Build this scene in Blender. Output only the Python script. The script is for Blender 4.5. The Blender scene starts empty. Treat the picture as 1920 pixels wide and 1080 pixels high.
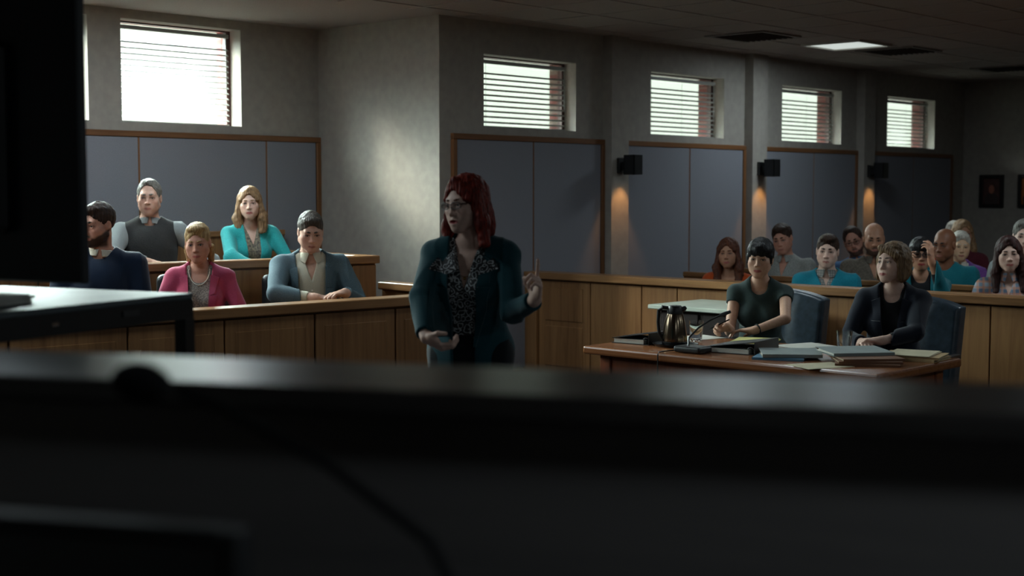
import bpy, bmesh, math, random
import numpy as np
from mathutils import Vector, Matrix
random.seed(7)
C = bpy.context.scene.collection
PI = math.pi
F4 = np.float32

# ------------------------------------------------------------------ colour + materials
def lin(r, g, b):
    f = lambda c: (c/255/12.92 if c/255 <= .04045 else ((c/255+.055)/1.055)**2.4)
    return (f(r), f(g), f(b), 1.0)

MATS = {}
def new_mat(name):
    m = bpy.data.materials.new(name); m.use_nodes = True
    nt = m.node_tree; b = nt.nodes['Principled BSDF']
    return m, nt, b

def noise_mat(name, col, col2=None, scale=(40,40,40), rough=.7, bump=0., spec=.3, detail=3., attr=False, metal=0., sheen=0., bscale=None, coat=0.):
    """colour that wanders between col and col2 with a noise of the thing's own surface, plus a fine bump"""
    m, nt, b = new_mat(name)
    N, L = nt.nodes, nt.links
    tc = N.new('ShaderNodeTexCoord'); mp = N.new('ShaderNodeMapping'); mp.inputs['Scale'].default_value = scale
    L.new(tc.outputs['Object'], mp.inputs['Vector'])
    nz = N.new('ShaderNodeTexNoise'); nz.inputs['Scale'].default_value = 1.; nz.inputs['Detail'].default_value = detail
    L.new(mp.outputs['Vector'], nz.inputs['Vector'])
    mx = N.new('ShaderNodeMix'); mx.data_type = 'RGBA'
    mr = N.new('ShaderNodeMapRange'); mr.inputs['From Min'].default_value = .32; mr.inputs['From Max'].default_value = .68
    L.new(nz.outputs['Fac'], mr.inputs['Value']); L.new(mr.outputs['Result'], mx.inputs['Factor'])
    if col2 is None: col2 = tuple(c*.8 for c in col[:3])+(1,)
    mx.inputs['A'].default_value = col; mx.inputs['B'].default_value = col2
    out = mx.outputs['Result']
    if attr:
        at = N.new('ShaderNodeAttribute'); at.attribute_name = 'Col'
        mm = N.new('ShaderNodeMix'); mm.data_type = 'RGBA'; mm.blend_type = 'MULTIPLY'; mm.inputs['Factor'].default_value = 1.
        L.new(at.outputs['Color'], mm.inputs['A']); L.new(out, mm.inputs['B']); out = mm.outputs['Result']
    L.new(out, b.inputs['Base Color'])
    b.inputs['Roughness'].default_value = rough; b.inputs['Specular IOR Level'].default_value = spec; b.inputs['Metallic'].default_value = metal
    if sheen: b.inputs['Sheen Weight'].default_value = sheen
    if coat: b.inputs['Coat Weight'].default_value = coat; b.inputs['Coat Roughness'].default_value = .15
    if bump:
        bp = N.new('ShaderNodeBump'); bp.inputs['Strength'].default_value = bump; bp.inputs['Distance'].default_value = .004
        if bscale:
            n2 = N.new('ShaderNodeTexNoise'); n2.inputs['Scale'].default_value = bscale; n2.inputs['Detail'].default_value = 2.
            L.new(tc.outputs['Object'], n2.inputs['Vector']); L.new(n2.outputs['Fac'], bp.inputs['Height'])
        else: L.new(nz.outputs['Fac'], bp.inputs['Height'])
        L.new(bp.outputs['Normal'], b.inputs['Normal'])
    MATS[name] = m
    return m

def wood_mat(name, c1, c2, axis='z', rough=.38, scale=1., spec=.4):
    sc = {'z': (22, 22, 1.3), 'x': (1.3, 22, 22), 'y': (22, 1.3, 22)}[axis]
    sc = tuple(s*scale for s in sc)
    m, nt, b = new_mat(name); N, L = nt.nodes, nt.links
    tc = N.new('ShaderNodeTexCoord'); mp = N.new('ShaderNodeMapping'); mp.inputs['Scale'].default_value = sc
    L.new(tc.outputs['Object'], mp.inputs['Vector'])
    n1 = N.new('ShaderNodeTexNoise'); n1.inputs['Scale'].default_value = 1.; n1.inputs['Detail'].default_value = 5.; n1.inputs['Distortion'].default_value = 1.2
    n2 = N.new('ShaderNodeTexNoise'); n2.inputs['Scale'].default_value = .12; n2.inputs['Detail'].default_value = 2.
    for n in (n1, n2): L.new(mp.outputs['Vector'], n.inputs['Vector'])
    ad = N.new('ShaderNodeMath'); ad.operation = 'MULTIPLY_ADD'; ad.inputs[1].default_value = .55
    L.new(n1.outputs['Fac'], ad.inputs[0])
    m2 = N.new('ShaderNodeMath'); m2.operation = 'MULTIPLY'; m2.inputs[1].default_value = .5
    L.new(n2.outputs['Fac'], m2.inputs[0]); L.new(m2.outputs[0], ad.inputs[2])
    cr = N.new('ShaderNodeValToRGB'); e = cr.color_ramp.elements
    e[0].position = .36; e[0].color = c1; e[1].position = .68; e[1].color = c2
    L.new(ad.outputs[0], cr.inputs['Fac']); L.new(cr.outputs['Color'], b.inputs['Base Color'])
    b.inputs['Roughness'].default_value = rough; b.inputs['Specular IOR Level'].default_value = spec
    bp = N.new('ShaderNodeBump'); bp.inputs['Strength'].default_value = .06; bp.inputs['Distance'].default_value = .002
    L.new(n1.outputs['Fac'], bp.inputs['Height']); L.new(bp.outputs['Normal'], b.inputs['Normal'])
    MATS[name] = m
    return m

def plain(name, col, rough=.5, metal=0., spec=.5):
    m, nt, b = new_mat(name)
    N, L = nt.nodes, nt.links
    nz = N.new('ShaderNodeTexNoise'); nz.inputs['Scale'].default_value = 9.
    tc = N.new('ShaderNodeTexCoord'); L.new(tc.outputs['Object'], nz.inputs['Vector'])
    mr = N.new('ShaderNodeMapRange'); mr.inputs['To Min'].default_value = rough*.85; mr.inputs['To Max'].default_value = min(1, rough*1.15)
    L.new(nz.outputs['Fac'], mr.inputs['Value']); L.new(mr.outputs['Result'], b.inputs['Roughness'])
    b.inputs['Base Color'].default_value = col; b.inputs['Metallic'].default_value = metal; b.inputs['Specular IOR Level'].default_value = spec
    MATS[name] = m
    return m

def emit(name, col, s):
    m, nt, b = new_mat(name)
    b.inputs['Base Color'].default_value = col; b.inputs['Emission Color'].default_value = col; b.inputs['Emission Strength'].default_value = s
    MATS[name] = m
    return m

def pane_mat(name, tint=(1,1,1,1), refl=.5):
    m = bpy.data.materials.new(name); m.use_nodes = True; nt = m.node_tree; N, L = nt.nodes, nt.links
    N.remove(N['Principled BSDF']); out = N['Material Output']
    tr = N.new('ShaderNodeBsdfTransparent'); tr.inputs['Color'].default_value = tint
    gl = N.new('ShaderNodeBsdfGlossy'); gl.inputs['Roughness'].default_value = .03
    fr = N.new('ShaderNodeFresnel'); fr.inputs['IOR'].default_value = 1.45
    mu = N.new('ShaderNodeMath'); mu.operation = 'MULTIPLY'; mu.inputs[1].default_value = refl
    L.new(fr.outputs[0], mu.inputs[0])
    mx = N.new('ShaderNodeMixShader'); L.new(mu.outputs[0], mx.inputs[0]); L.new(tr.outputs[0], mx.inputs[1]); L.new(gl.outputs[0], mx.inputs[2])
    L.new(mx.outputs[0], out.inputs['Surface'])
    MATS[name] = m
    return m

# ------------------------------------------------------------------ objects
def tag(o, label=None, cat=None, group=None, kind=None):
    if label: o['label'] = label
    if cat: o['category'] = cat
    if group: o['group'] = group
    if kind: o['kind'] = kind
    return o

def empty(name, loc=(0,0,0), rz=0., label=None, cat=None, group=None):
    o = bpy.data.objects.new(name, None); C.objects.link(o); o.location = loc; o.rotation_euler = (0,0,rz)
    o.empty_display_size = .1
    return tag(o, label, cat, group)

def link_mesh(name, me, mat, parent=None, smooth=False):
    o = bpy.data.objects.new(name, me); C.objects.link(o)
    if mat: me.materials.append(mat if not isinstance(mat, str) else MATS[mat])
    if parent is not None: o.parent = parent
    return o

class MB:
    """collects shapes and links them as ONE mesh"""
    def __init__(s): s.bm = bmesh.new()
    def _xf(s, vs, M):
        for v in vs: v.co = M @ v.co
    def box(s, c, size, rz=0., bev=0., M=None, seg=1):
        t = bmesh.new()
        bmesh.ops.create_cube(t, size=1.)
        for v in t.verts: v.co = Vector((v.co.x*size[0], v.co.y*size[1], v.co.z*size[2]))
        if bev: bmesh.ops.bevel(t, geom=t.edges[:], offset=bev, segments=seg, profile=.5, affect='EDGES', clamp_overlap=True)
        T = Matrix.Translation(c) @ Matrix.Rotation(rz, 4, 'Z')
        if M is not None: T = M @ T
        t.transform(T); s.add(t); return s
    def add(s, t):
        me = bpy.data.meshes.new('tmp'); t.to_mesh(me); t.free(); s.bm.from_mesh(me); bpy.data.meshes.remove(me)
    def mm(s, lo, hi, bev=0., rz=0., M=None, seg=1):
        return s.box([(a+b)/2 for a, b in zip(lo, hi)], [abs(b-a) for a, b in zip(lo, hi)], rz, bev, M, seg)
    def tube(s, pts, r, n=10, cap=True):
        pts = [Vector(p) for p in pts]; R = r if isinstance(r, (list, tuple)) else [r]*len(pts)
        rings = []; ref = Vector((0,0,1))
        for i, p in enumerate(pts):
            d = (pts[min(i+1, len(pts)-1)]-pts[max(i-1, 0)]).normalized()
            a = d.cross(ref if abs(d.dot(ref)) < .95 else Vector((1,0,0))).normalized(); b = d.cross(a).normalized()
            rings.append([s.bm.verts.new(p+(a*math.cos(2*PI*k/n)+b*math.sin(2*PI*k/n))*R[i]) for k in range(n)])
        for i in range(len(rings)-1):
            for k in range(n): s.bm.faces.new((rings[i][k], rings[i][(k+1)%n], rings[i+1][(k+1)%n], rings[i+1][k]))
        if cap: s.bm.faces.new(rings[0]); s.bm.faces.new(rings[-1])
        return s
    def lathe(s, prof, c=(0,0,0), n=28, close=True):
        rings = [[s.bm.verts.new((c[0]+r*math.cos(2*PI*k/n), c[1]+r*math.sin(2*PI*k/n), c[2]+z)) for k in range(n)] for r, z in prof]
        for i in range(len(rings)-1):
            for k in range(n): s.bm.faces.new((rings[i][k], rings[i][(k+1)%n], rings[i+1][(k+1)%n], rings[i+1][k]))
        if close: s.bm.faces.new(rings[0]); s.bm.faces.new(rings[-1])
        return s
    def prism(s, poly, h, M=None):
        """polygon in xy extruded along z by h"""
        t = bmesh.new()
        a = [t.verts.new((x, y, 0)) for x, y in poly]; b = [t.verts.new((x, y, h)) for x, y in poly]
        t.faces.new(a[::-1]); t.faces.new(b); n = len(poly)
        for i in range(n): t.faces.new((a[i], a[(i+1)%n], b[(i+1)%n], b[i]))
        if M is not None: t.transform(M)
        s.add(t); return s
    def grid(s, fn, nu, nv, thick=0.):
        """surface fn(u,v); thick>0 gives it a back side"""
        P = [[Vector(fn(i/nu, j/nv)) for j in range(nv+1)] for i in range(nu+1)]
        V = [[s.bm.verts.new(p) for p in r] for r in P]
        for i in range(nu):
            for j in range(nv): s.bm.faces.new((V[i][j], V[i+1][j], V[i+1][j+1], V[i][j+1]))
        return s
    def build(s, name, mat, parent=None, smooth=False, loc=None, rz=0., solid=0.):
        bmesh.ops.recalc_face_normals(s.bm, faces=s.bm.faces[:])
        me = bpy.data.meshes.new(name); s.bm.to_mesh(me); s.bm.free()
        if smooth:
            me.polygons.foreach_set('use_smooth', [True]*len(me.polygons))
            try: me.set_sharp_from_angle(angle=math.radians(40))
            except Exception: pass
        o = link_mesh(name, me, mat, parent)
        if loc is not None: o.location = loc
        if rz: o.rotation_euler = (0,0,rz)
        if solid:
            md = o.modifiers.new('thickness', 'SOLIDIFY'); md.thickness = solid; md.offset = 0
        return o

def copy_tree(o, parent=None):
    c = o.copy(); C.objects.link(c)
    if parent is not None: c.parent = parent
    for ch in list(o.children): copy_tree(ch, c)
    return c

# ------------------------------------------------------------------ signed distance shapes -> one continuous surface
def V3(*a): return np.array(a, dtype=np.float64)
def nrm(v): v = np.asarray(v, float); return v/np.linalg.norm(v)

def ell(c, r, B=None):
    c = np.asarray(c, F4); r = np.asarray(r, F4); B_ = None if B is None else np.asarray(B, F4)
    def f(P):
        q = P-c
        if B_ is not None: q = q @ B_.T
        a = q/r; k0 = np.sqrt((a*a).sum(1)); a /= r; k1 = np.sqrt((a*a).sum(1))
        return k0*(k0-1)/np.maximum(k1, 1e-6)
    return f
def sph(c, r):
    c = np.asarray(c, F4)
    def f(P):
        q = P-c; return np.sqrt((q*q).sum(1))-F4(r)
    return f
def cap(a, b, ra, rb=None, fa=False, fb=False):
    rb = ra if rb is None else rb
    a = np.asarray(a, F4); b = np.asarray(b, F4); d = b-a; L2 = F4((d*d).sum()+1e-12); n = d/np.sqrt(L2)
    ea = F4(-.5) if fa else F4(0); eb = F4(1.5) if fb else F4(1)
    def f(P):
        q = P-a; t = np.clip((q @ d)/L2, ea, eb); w = q-t[:, None]*d
        r = np.sqrt((w*w).sum(1))-(ra+(rb-ra)*np.clip(t, 0, 1)).astype(F4)
        if fb: r = np.maximum(r, (P-b) @ n)
        if fa: r = np.maximum(r, -(q @ n))
        return r
    return f
def ecap(a, b, ra, rb, B, s):
    """capsule squashed by the factors s along the rows of B"""
    B = np.asarray(B, F4); s = np.asarray(s, F4); m = F4(s.min())
    a2 = (np.asarray(a, F4) @ B.T)/s; b2 = (np.asarray(b, F4) @ B.T)/s
    g = cap(a2, b2, ra, rb)
    return lambda P: g((P @ B.T)/s)*m
def bx(c, h, B=None, r=0.):
    c = np.asarray(c, F4); h = np.asarray(h, F4)-F4(r); B_ = None if B is None else np.asarray(B, F4)
    def f(P):
        q = P-c
        if B_ is not None: q = q @ B_.T
        q = np.abs(q)-h
        return np.sqrt((np.maximum(q, 0)**2).sum(1))+np.minimum(q.max(1), 0)-F4(r)
    return f
def half(c, n):
    """solid on the side the normal n points away from"""
    c = np.asarray(c, F4); n = np.asarray(nrm(n), F4)
    return lambda P: (P-c) @ n

def run_ops(ops, P, skip=None):
    d = np.full(len(P), .06, F4)
    for i, (op, f, k) in enumerate(ops):
        if skip is not None and skip[i]: continue
        if op == 'd': d = d+f(P); continue
        e = f(P).astype(F4)
        if op == 'u':
            if k: h = np.maximum(k-np.abs(d-e), 0)/F4(k); d = np.minimum(d, e)-h*h*F4(k*.25)
            else: d = np.minimum(d, e)
        elif op == 's':
            e = -e
            if k: h = np.maximum(k-np.abs(d-e), 0)/F4(k); d = np.maximum(d, e)+h*h*F4(k*.25)
            else: d = np.maximum(d, e)
        elif op == 'i':
            if k: h = np.maximum(k-np.abs(d-e), 0)/F4(k); d = np.maximum(d, e)+h*h*F4(k*.25)
            else: d = np.maximum(d, e)
    return d

def surface(ops, lo, hi, res):
    lo = np.asarray(lo, float); hi = np.asarray(hi, float)
    BS = 14
    nb = np.ceil((hi-lo)/res/BS).astype(int)+1
    dims = nb*BS
    D = np.full(dims, .06, F4)
    bi = np.stack(np.meshgrid(*[np.arange(n) for n in nb], indexing='ij'), -1).reshape(-1, 3)
    cen = (lo+(bi*BS+(BS-1)/2)*res).astype(F4)
    hd = F4(BS/2*res*1.7321)
    vals = []
    for op, f, k in ops:
        vals.append(np.zeros(len(cen), F4)-9 if op == 'd' else f(cen).astype(F4))
    vals = np.array(vals)
    isu = np.array([op == 'u' for op, f, k in ops]); kk = np.array([k for op, f, k in ops], F4)
    act = (vals[isu].min(0) < hd*1.25+.012)
    g = np.stack(np.meshgrid(*[np.arange(BS)]*3, indexing='ij'), -1).reshape(-1, 3)
    gof = (g*res).astype(F4)
    noskip = np.array([op in 'id' for op, f, k in ops])
    for j in np.nonzero(act)[0]:
        o = bi[j]*BS
        P = (lo+o*res).astype(F4)+gof
        sk = (vals[:, j] > hd*1.25+kk+.012) & ~noskip
        D[o[0]:o[0]+BS, o[1]:o[1]+BS, o[2]:o[2]+BS] = run_ops(ops, P, sk).reshape(BS, BS, BS)
    ins = D < 0
    s8 = np.zeros(dims-1, np.uint8); X, Y, Z = dims
    for a in (0, 1):
        for b in (0, 1):
            for c in (0, 1): s8 += ins[a:X-1+a, b:Y-1+b, c:Z-1+c]
    cells = np.argwhere((s8 > 0) & (s8 < 8))
    if not len(cells): return np.zeros((0, 3)), np.zeros((0, 4), int)
    lidx = (cells[:, 0]*Y+cells[:, 1])*Z+cells[:, 2]
    Df = D.reshape(-1)
    corner = [(a, b, c) for a in (0, 1) for b in (0, 1) for c in (0, 1)]
    off = {k: (k[0]*Y+k[1])*Z+k[2] for k in corner}
    cv = {k: Df[lidx+off[k]] for k in corner}
    acc = np.zeros((len(cells), 3)); cnt = np.zeros(len(cells))
    for k in corner:
        for ax in range(3):
            if k[ax]: continue
            k2 = tuple(1 if i == ax else k[i] for i in range(3))
            a, b = cv[k], cv[k2]; m = (a < 0) != (b < 0)
            t = np.where(m, a/np.where(m, a-b, 1), 0)
            p = np.tile(np.array(k, float), (len(cells), 1)); p[:, ax] += t
            acc += p*m[:, None]; cnt += m
    verts = lo+(cells+acc/cnt[:, None])*res
    quads = []
    for ax in range(3):
        sl = [slice(1, n-1) for n in dims]; s2 = list(sl); s2[ax] = slice(2, dims[ax])
        A = ins[tuple(sl)]; B_ = ins[tuple(s2)]
        e = np.argwhere(A != B_)+1
        inside_first = ins[e[:, 0], e[:, 1], e[:, 2]]
        u, v = [(1, 2), (2, 0), (0, 1)][ax]
        def cid(du, dv):
            q = e.copy(); q[:, u] -= du; q[:, v] -= dv
            return np.searchsorted(lidx, (q[:, 0]*Y+q[:, 1])*Z+q[:, 2])
        c00, c10, c11, c01 = cid(1, 1), cid(0, 1), cid(0, 0), cid(1, 0)
        q = np.stack([c00, c10, c11, c01], 1)
        q[~inside_first] = q[~inside_first][:, ::-1]
        quads.append(q)
    return verts, np.concatenate(quads)

def np_mesh(name, verts, quads, mat, parent=None, cols=None, smooth=True):
    me = bpy.data.meshes.new(name)
    nv, nq = len(verts), len(quads)
    me.vertices.add(nv); me.vertices.foreach_set('co', np.asarray(verts, F4).ravel())
    me.loops.add(nq*4); me.loops.foreach_set('vertex_index', quads.astype(np.int32).ravel())
    me.polygons.add(nq); me.polygons.foreach_set('loop_start', np.arange(0, nq*4, 4, dtype=np.int32))
    me.polygons.foreach_set('use_smooth', np.ones(nq, bool))
    me.update(calc_edges=True)
    if cols is not None:
        at = me.color_attributes.new('Col', 'FLOAT_COLOR', 'POINT')
        c4 = np.ones((nv, 4), F4); c4[:, :3] = cols
        at.data.foreach_set('color', c4.ravel())
    return link_mesh(name, me, mat, parent)
# ------------------------------------------------------------------ people
RES = 1.0          # 1 = full detail
SKIN = noise_mat('skin', (1,1,1,1), (.90,.86,.84,1), (60,60,60), rough=.5, bump=.10, spec=.35, attr=True)
EYEM = noise_mat('eyeball', (1,1,1,1), (1,1,1,1), rough=.12, spec=.6, attr=True)
def hair_mat(name, c1, c2, rough=.58):
    return noise_mat(name, c1, c2, (120,120,11), rough=rough, bump=.9, spec=.28, detail=5.)
def cloth_mat(name, c1, c2=None, rough=.85, bump=.25, sc=320, sheen=.15):
    return noise_mat(name, c1, c2 or tuple(v*.82 for v in c1[:3])+(1,), (sc,sc,sc), rough=rough, bump=bump, spec=.2, sheen=sheen)

class Fig:
    """a posed skeleton. Local frame: x to the person's right, y the way the body faces, z up, floor at z=0"""
    def __init__(s, sex='m', sc=1., sit=True, seat=.46, lean=0., side=0., twist=0., yaw=0., pitch=0., roll=0., neck=0., fat=1., pelvis=None,
                 R=None, L=None, headsc=1.):
        s.sex, s.sc, s.fat = sex, sc, fat
        s.sit = sit
        pz = pelvis if pelvis is not None else (seat+.095*sc if sit else .93*sc)
        s.P = V3(0, 0, pz)
        s.U = nrm(V3(math.sin(side), math.sin(lean), math.cos(lean)*math.cos(side)))
        s.F = nrm(V3(-math.sin(twist), math.cos(twist), 0)-s.U*np.dot(V3(-math.sin(twist), math.cos(twist), 0), s.U))
        s.R = np.cross(s.F, s.U)
        s.B = np.stack([s.R, s.F, s.U])
        m = sex == 'm'
        s.tl = (.50 if m else .475)*sc
        s.N = s.P+s.U*s.tl
        s.sw = (.186 if m else .160)*sc
        Rh, Fh, Uh = V3(1,0,0), V3(0,1,0), V3(0,0,1)
        def rot(v, ax, a): return v*math.cos(a)+np.cross(ax, v)*math.sin(a)+ax*np.dot(ax, v)*(1-math.cos(a))
        for ax, a in ((V3(0,0,1), yaw), ('R', -pitch), ('F', roll)):
            ax = Rh if isinstance(ax, str) and ax == 'R' else (Fh if isinstance(ax, str) else ax)
            Rh, Fh, Uh = rot(Rh, ax, a), rot(Fh, ax, a), rot(Uh, ax, a)
        s.Rh, s.Fh, s.Uh = Rh, Fh, Uh
        s.HB = np.stack([Rh, Fh, Uh])
        s.hs = (1. if m else .94)*headsc
        s.H = s.N+s.U*.065*sc+Uh*.108*s.hs+V3(0,1,0)*(.018+neck)
        s.shR = s.P+s.U*(s.tl-.052*sc)+s.R*s.sw
        s.shL = s.P+s.U*(s.tl-.052*sc)-s.R*s.sw
        s.hipR = s.P+V3(.088*sc, 0, -.01); s.hipL = s.P+V3(-.088*sc, 0, -.01)
        s.ua = (.30 if m else .275)*sc; s.fa = (.262 if m else .24)*sc
        s.arm = {}
        for sd, spec in (('R', R), ('L', L)):
            sg = 1 if sd == 'R' else -1
            sh = s.shR if sd == 'R' else s.shL
            spec = dict(spec or {})
            e = np.array(spec.get('elbow', (sh[0]+sg*.06, sh[1]+.02, sh[2]-.29)), float)
            e = sh+nrm(e-sh)*s.ua
            w = np.array(spec.get('wrist', (e[0]-sg*.10, e[1]+.2, e[2]-.05)), float)
            w = e+nrm(w-e)*s.fa
            D = nrm(spec.get('dir', w-e)); n = np.array(spec.get('palm', (0, 0, -1)), float)
            n = nrm(n-D*np.dot(n, D)); T = np.cross(D, n)*sg
            s.arm[sd] = dict(sh=sh, e=e, w=w, D=D, n=n, T=T, curl=spec.get('curl', (.5,.55,.6,.65)), thumb=spec.get('thumb', .5))
    def h(s, x, y, z): return s.H+(s.Rh*x+s.Fh*y+s.Uh*z)*s.hs
    def t(s, x, y, z): return s.P+(s.R*x+s.F*y+s.U*z)*s.sc
    # --- shapes
    def torso(s, o=0., lo=True, k=.045):
        q = s.sc; f = s.fat; t = s.t; B = s.B; g = lambda *r: [v*q+o for v in r]
        if s.sex == 'm':
            L = [ell(t(0,0,.03), g(.160*f,.118*f,.13), B), ell(t(0,.012*f,.17), g(.140*f,.108*f,.15), B),
                 ell(t(0,.004,.325), g(.155*f**.5,.114*f**.5,.165), B), cap(t(-.125,-.008,.425), t(.125,-.008,.425), .060*q+o)]
        else:
            L = [ell(t(0,-.01,.03), g(.166*f,.115*f,.125), B), ell(t(0,.0,.17), g(.120*f,.090*f,.14), B),
                 ell(t(0,0,.315), g(.132*f**.5,.100*f**.5,.15), B), cap(t(-.10,-.01,.405), t(.10,-.01,.405), .052*q+o),
                 sph(t(.066,.070,.285), .058*q+o), sph(t(-.066,.070,.285), .058*q+o)]
        return [('u', x, k*q) for x in L]
    def traps(s, o=0.):
        q = s.sc
        return [('u', cap(s.N-s.F*.018+s.U*.028*q, sh-s.U*.005-(sh-s.N)*.25, .040*q+o, .040*q+o), .04) for sh in (s.shR, s.shL)]
    def arms(s, o1=0., o2=0., end=1., sides='RL', flat=True, k=.03, upper=1.):
        q = s.sc; m = s.sex == 'm'; f = s.fat**.5
        r = (.051,.040,.041,.028) if m else (.042,.034,.035,.024)
        out = []
        for sd in sides:
            a = s.arm[sd]
            if upper < 1.:
                e = a['sh']+(a['e']-a['sh'])*upper
                out.append(('u', cap(a['sh'], e, r[0]*q*f+o1, r[1]*q*f+o1*1.1, fb=True), k)); continue
            out.append(('u', cap(a['sh'], a['e'], r[0]*q*f+o1, r[1]*q*f+o1), k))
            w = a['e']+(a['w']-a['e'])*end
            out.append(('u', cap(a['e'], w, r[2]*q*f+o1, (r[2]+(r[3]-r[2])*end)*q+o2, fb=flat), .012))
        return out
    def legs(s, o=0., feet=False, knee_out=.0):
        q = s.sc; out = []
        for sg, hp in ((1, s.hipR), (-1, s.hipL)):
            if s.sit:
                kn = V3(hp[0]+sg*(.03+knee_out), hp[1]+.41*q, max(hp[2]-.01, .42*q)); an = V3(kn[0], kn[1]-.13, .09)
            else:
                kn = V3(hp[0]+sg*.01, hp[1]+.02, .49*q); an = V3(hp[0]+sg*.015, hp[1]-.02, .085)
            if feet:
                out += [('u', ell(an+V3(0, .055, -.035), (.045*q, .125*q, .048)), .02), ('u', cap(an, an+V3(0,-.01,-.05), .04*q, .042*q), .02), ('i', half((0,0,.004), (0,0,-1)), 0)]
            else:
                out += [('u', cap(hp, kn, .082*q+o, .056*q+o), .05), ('u', cap(kn, an, .056*q+o, .037*q+o*1.3, fb=True), .02)]
        return out
    def hand(s, sd):
        a = s.arm[sd]; W, D, n, T = a['w'], a['D'], a['n'], a['T']; z = s.sc*(1. if s.sex == 'm' else .93)
        fa_dir = nrm(a['w']-a['e'])
        p = lambda d, t, m=0: W+(D*d+T*t+n*m)*z
        wr = (.029 if s.sex == 'm' else .024)*s.sc
        out = [('u', cap(W-fa_dir*.02, p(.03, 0), wr, .022*z), .012),
               ('u', ell(p(.05, .0), (.039*z,.0155*z,.050*z), np.stack([T, n, D])), .012),
               ('u', ell(p(.032, .022, .008), (.018*z,.015*z,.030*z), np.stack([T, n, D])), .012)]
        base = ((.088,.0285),(.092,.0095),(.088,-.0095),(.080,-.0270))
        ln = (.95,1.06,.98,.78)
        for i in range(4):
            c = a['curl'][i]; q = p(*base[i]); r = (.0092,.0094,.0090,.0080)[i]*z
            sp = (1.5-i)*.05
            ang = (c*.75, c*1.75, c*2.35); L = [v*ln[i]*z for v in (.043,.027,.021)]
            for j in range(3):
                d = D*math.cos(ang[j])+n*math.sin(ang[j])+T*sp*math.cos(ang[j]); d = nrm(d)
                q2 = q+d*L[j]
                out.append(('u', cap(q, q2, r, r*.9), .007 if j == 0 else .0025)); q = q2; r *= .92
        th = a['thumb']
        d1 = nrm(D*.62+T*(.75-.45*th)+n*(.25+.55*th)); d2 = nrm(D*.85+T*(.40-.65*th)+n*(.25+.45*th))
        q = p(.022, .026, .006); q2 = q+d1*.042*z; q3 = q2+d2*.036*z
        out += [('u', cap(q, q2, .0135*z, .0112*z), .010), ('u', cap(q2, q3, .0108*z, .0088*z), .003)]
        return out
    def head(s, jaw=1., mouth=0., nose=1., fleshy=0.):
        h, B, q = s.h, s.HB, s.hs; m = s.sex == 'm'
        E = lambda c, r: ell(h(*c), [v*q for v in r], B)
        K = lambda a, b, ra, rb=None: cap(h(*a), h(*b), ra*q, (ra if rb is None else rb)*q)
        jw = .056*jaw if m else .050*jaw
        fz = fleshy
        o = [('u', E((0,-.014,.038), (.075,.095,.087)), 0),
             ('u', E((0,.028,-.022), (.061+fz*.006,.064,.078)), .03),
             ('u', K((jw,.0,-.052), (.016,.064,-.100), .019+fz*.006, .016), .03), ('u', K((-jw,.0,-.052), (-.016,.064,-.100), .019+fz*.006, .016), .03),
             ('u', E((0,.070,-.100), (.024,.019,.017)), .02),
             ('u', E((.036,.047,-.052), (.023,.030,.032)), .03), ('u', E((-.036,.047,-.052), (.023,.030,.032)), .03),
             ('u', E((.043,.052,-.022), (.020,.024,.020)), .025), ('u', E((-.043,.052,-.022), (.020,.024,.020)), .025),
             ('u', K((-.034,.0765,.023), (.034,.0765,.023), .0125 if m else .0085), .02),
             ('u', E((0,.071,-.066), (.033,.024,.027)), .024),
             ('s', E((.031,.101,.001), (.0185,.017,.0130)), .012), ('s', E((-.031,.101,.001), (.0185,.017,.0130)), .012),
             ('u', E((.031,.0765,.001), (.0160,.0150,.0140)), .006), ('u', E((-.031,.0765,.001), (.0160,.0150,.0140)), .006),
             ('u', K((0,.085,.014), (0,.1005*nose,-.030), .0075, .0092 if m else .0080), .010),
             ('u', E((0,.1035*nose,-.033), (.0105 if m else .0090,.0100,.0090)), .006),
             ('u', E((.0118,.094,-.036), (.0075,.0100,.0075)), .006), ('u', E((-.0118,.094,-.036), (.0075,.0100,.0075)), .006),
             ('s', E((.006,.101,-.0435), (.003,.0035,.003)), .003), ('s', E((-.006,.101,-.0435), (.003,.0035,.003)), .003),
             ('s', E((.031,.094,.0005), (.0135,.012,.0062)), .003), ('s', E((-.031,.094,.0005), (.0135,.012,.0062)), .003)]
        op = .006*mouth
        o += [('u', K((-.025,.0855,-.0685+op*.3), (0,.0940,-.0650+op), .0034, .0044), .006), ('u', K((.025,.0855,-.0685+op*.3), (0,.0940,-.0650+op), .0034, .0044), .006),
              ('u', K((-.021,.0860,-.0728-op), (0,.0930,-.0755-op), .0038, .0050), .006), ('u', K((.021,.0860,-.0728-op), (0,.0930,-.0755-op), .0038, .0050), .006)]
        if mouth: o.append(('s', E((0,.098,-.0700), (.018,.013,.0048*mouth)), .003))
        else: o.append(('s', K((-.024,.0935,-.0705), (.024,.0935,-.0705), .0015), .0025))
        for sg in (1,-1):
            o += [('u', E((sg*.0755,-.006,-.003), (.010,.019,.031)), .006), ('s', E((sg*.0835,.001,-.001), (.006,.009,.017)), .005)]
        nr = .056 if m else .0445
        o += [('u', cap(h(0,-.022,-.055), s.N+s.U*.005, nr*q, (nr+.005)*s.sc), .022)]
        return o
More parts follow.
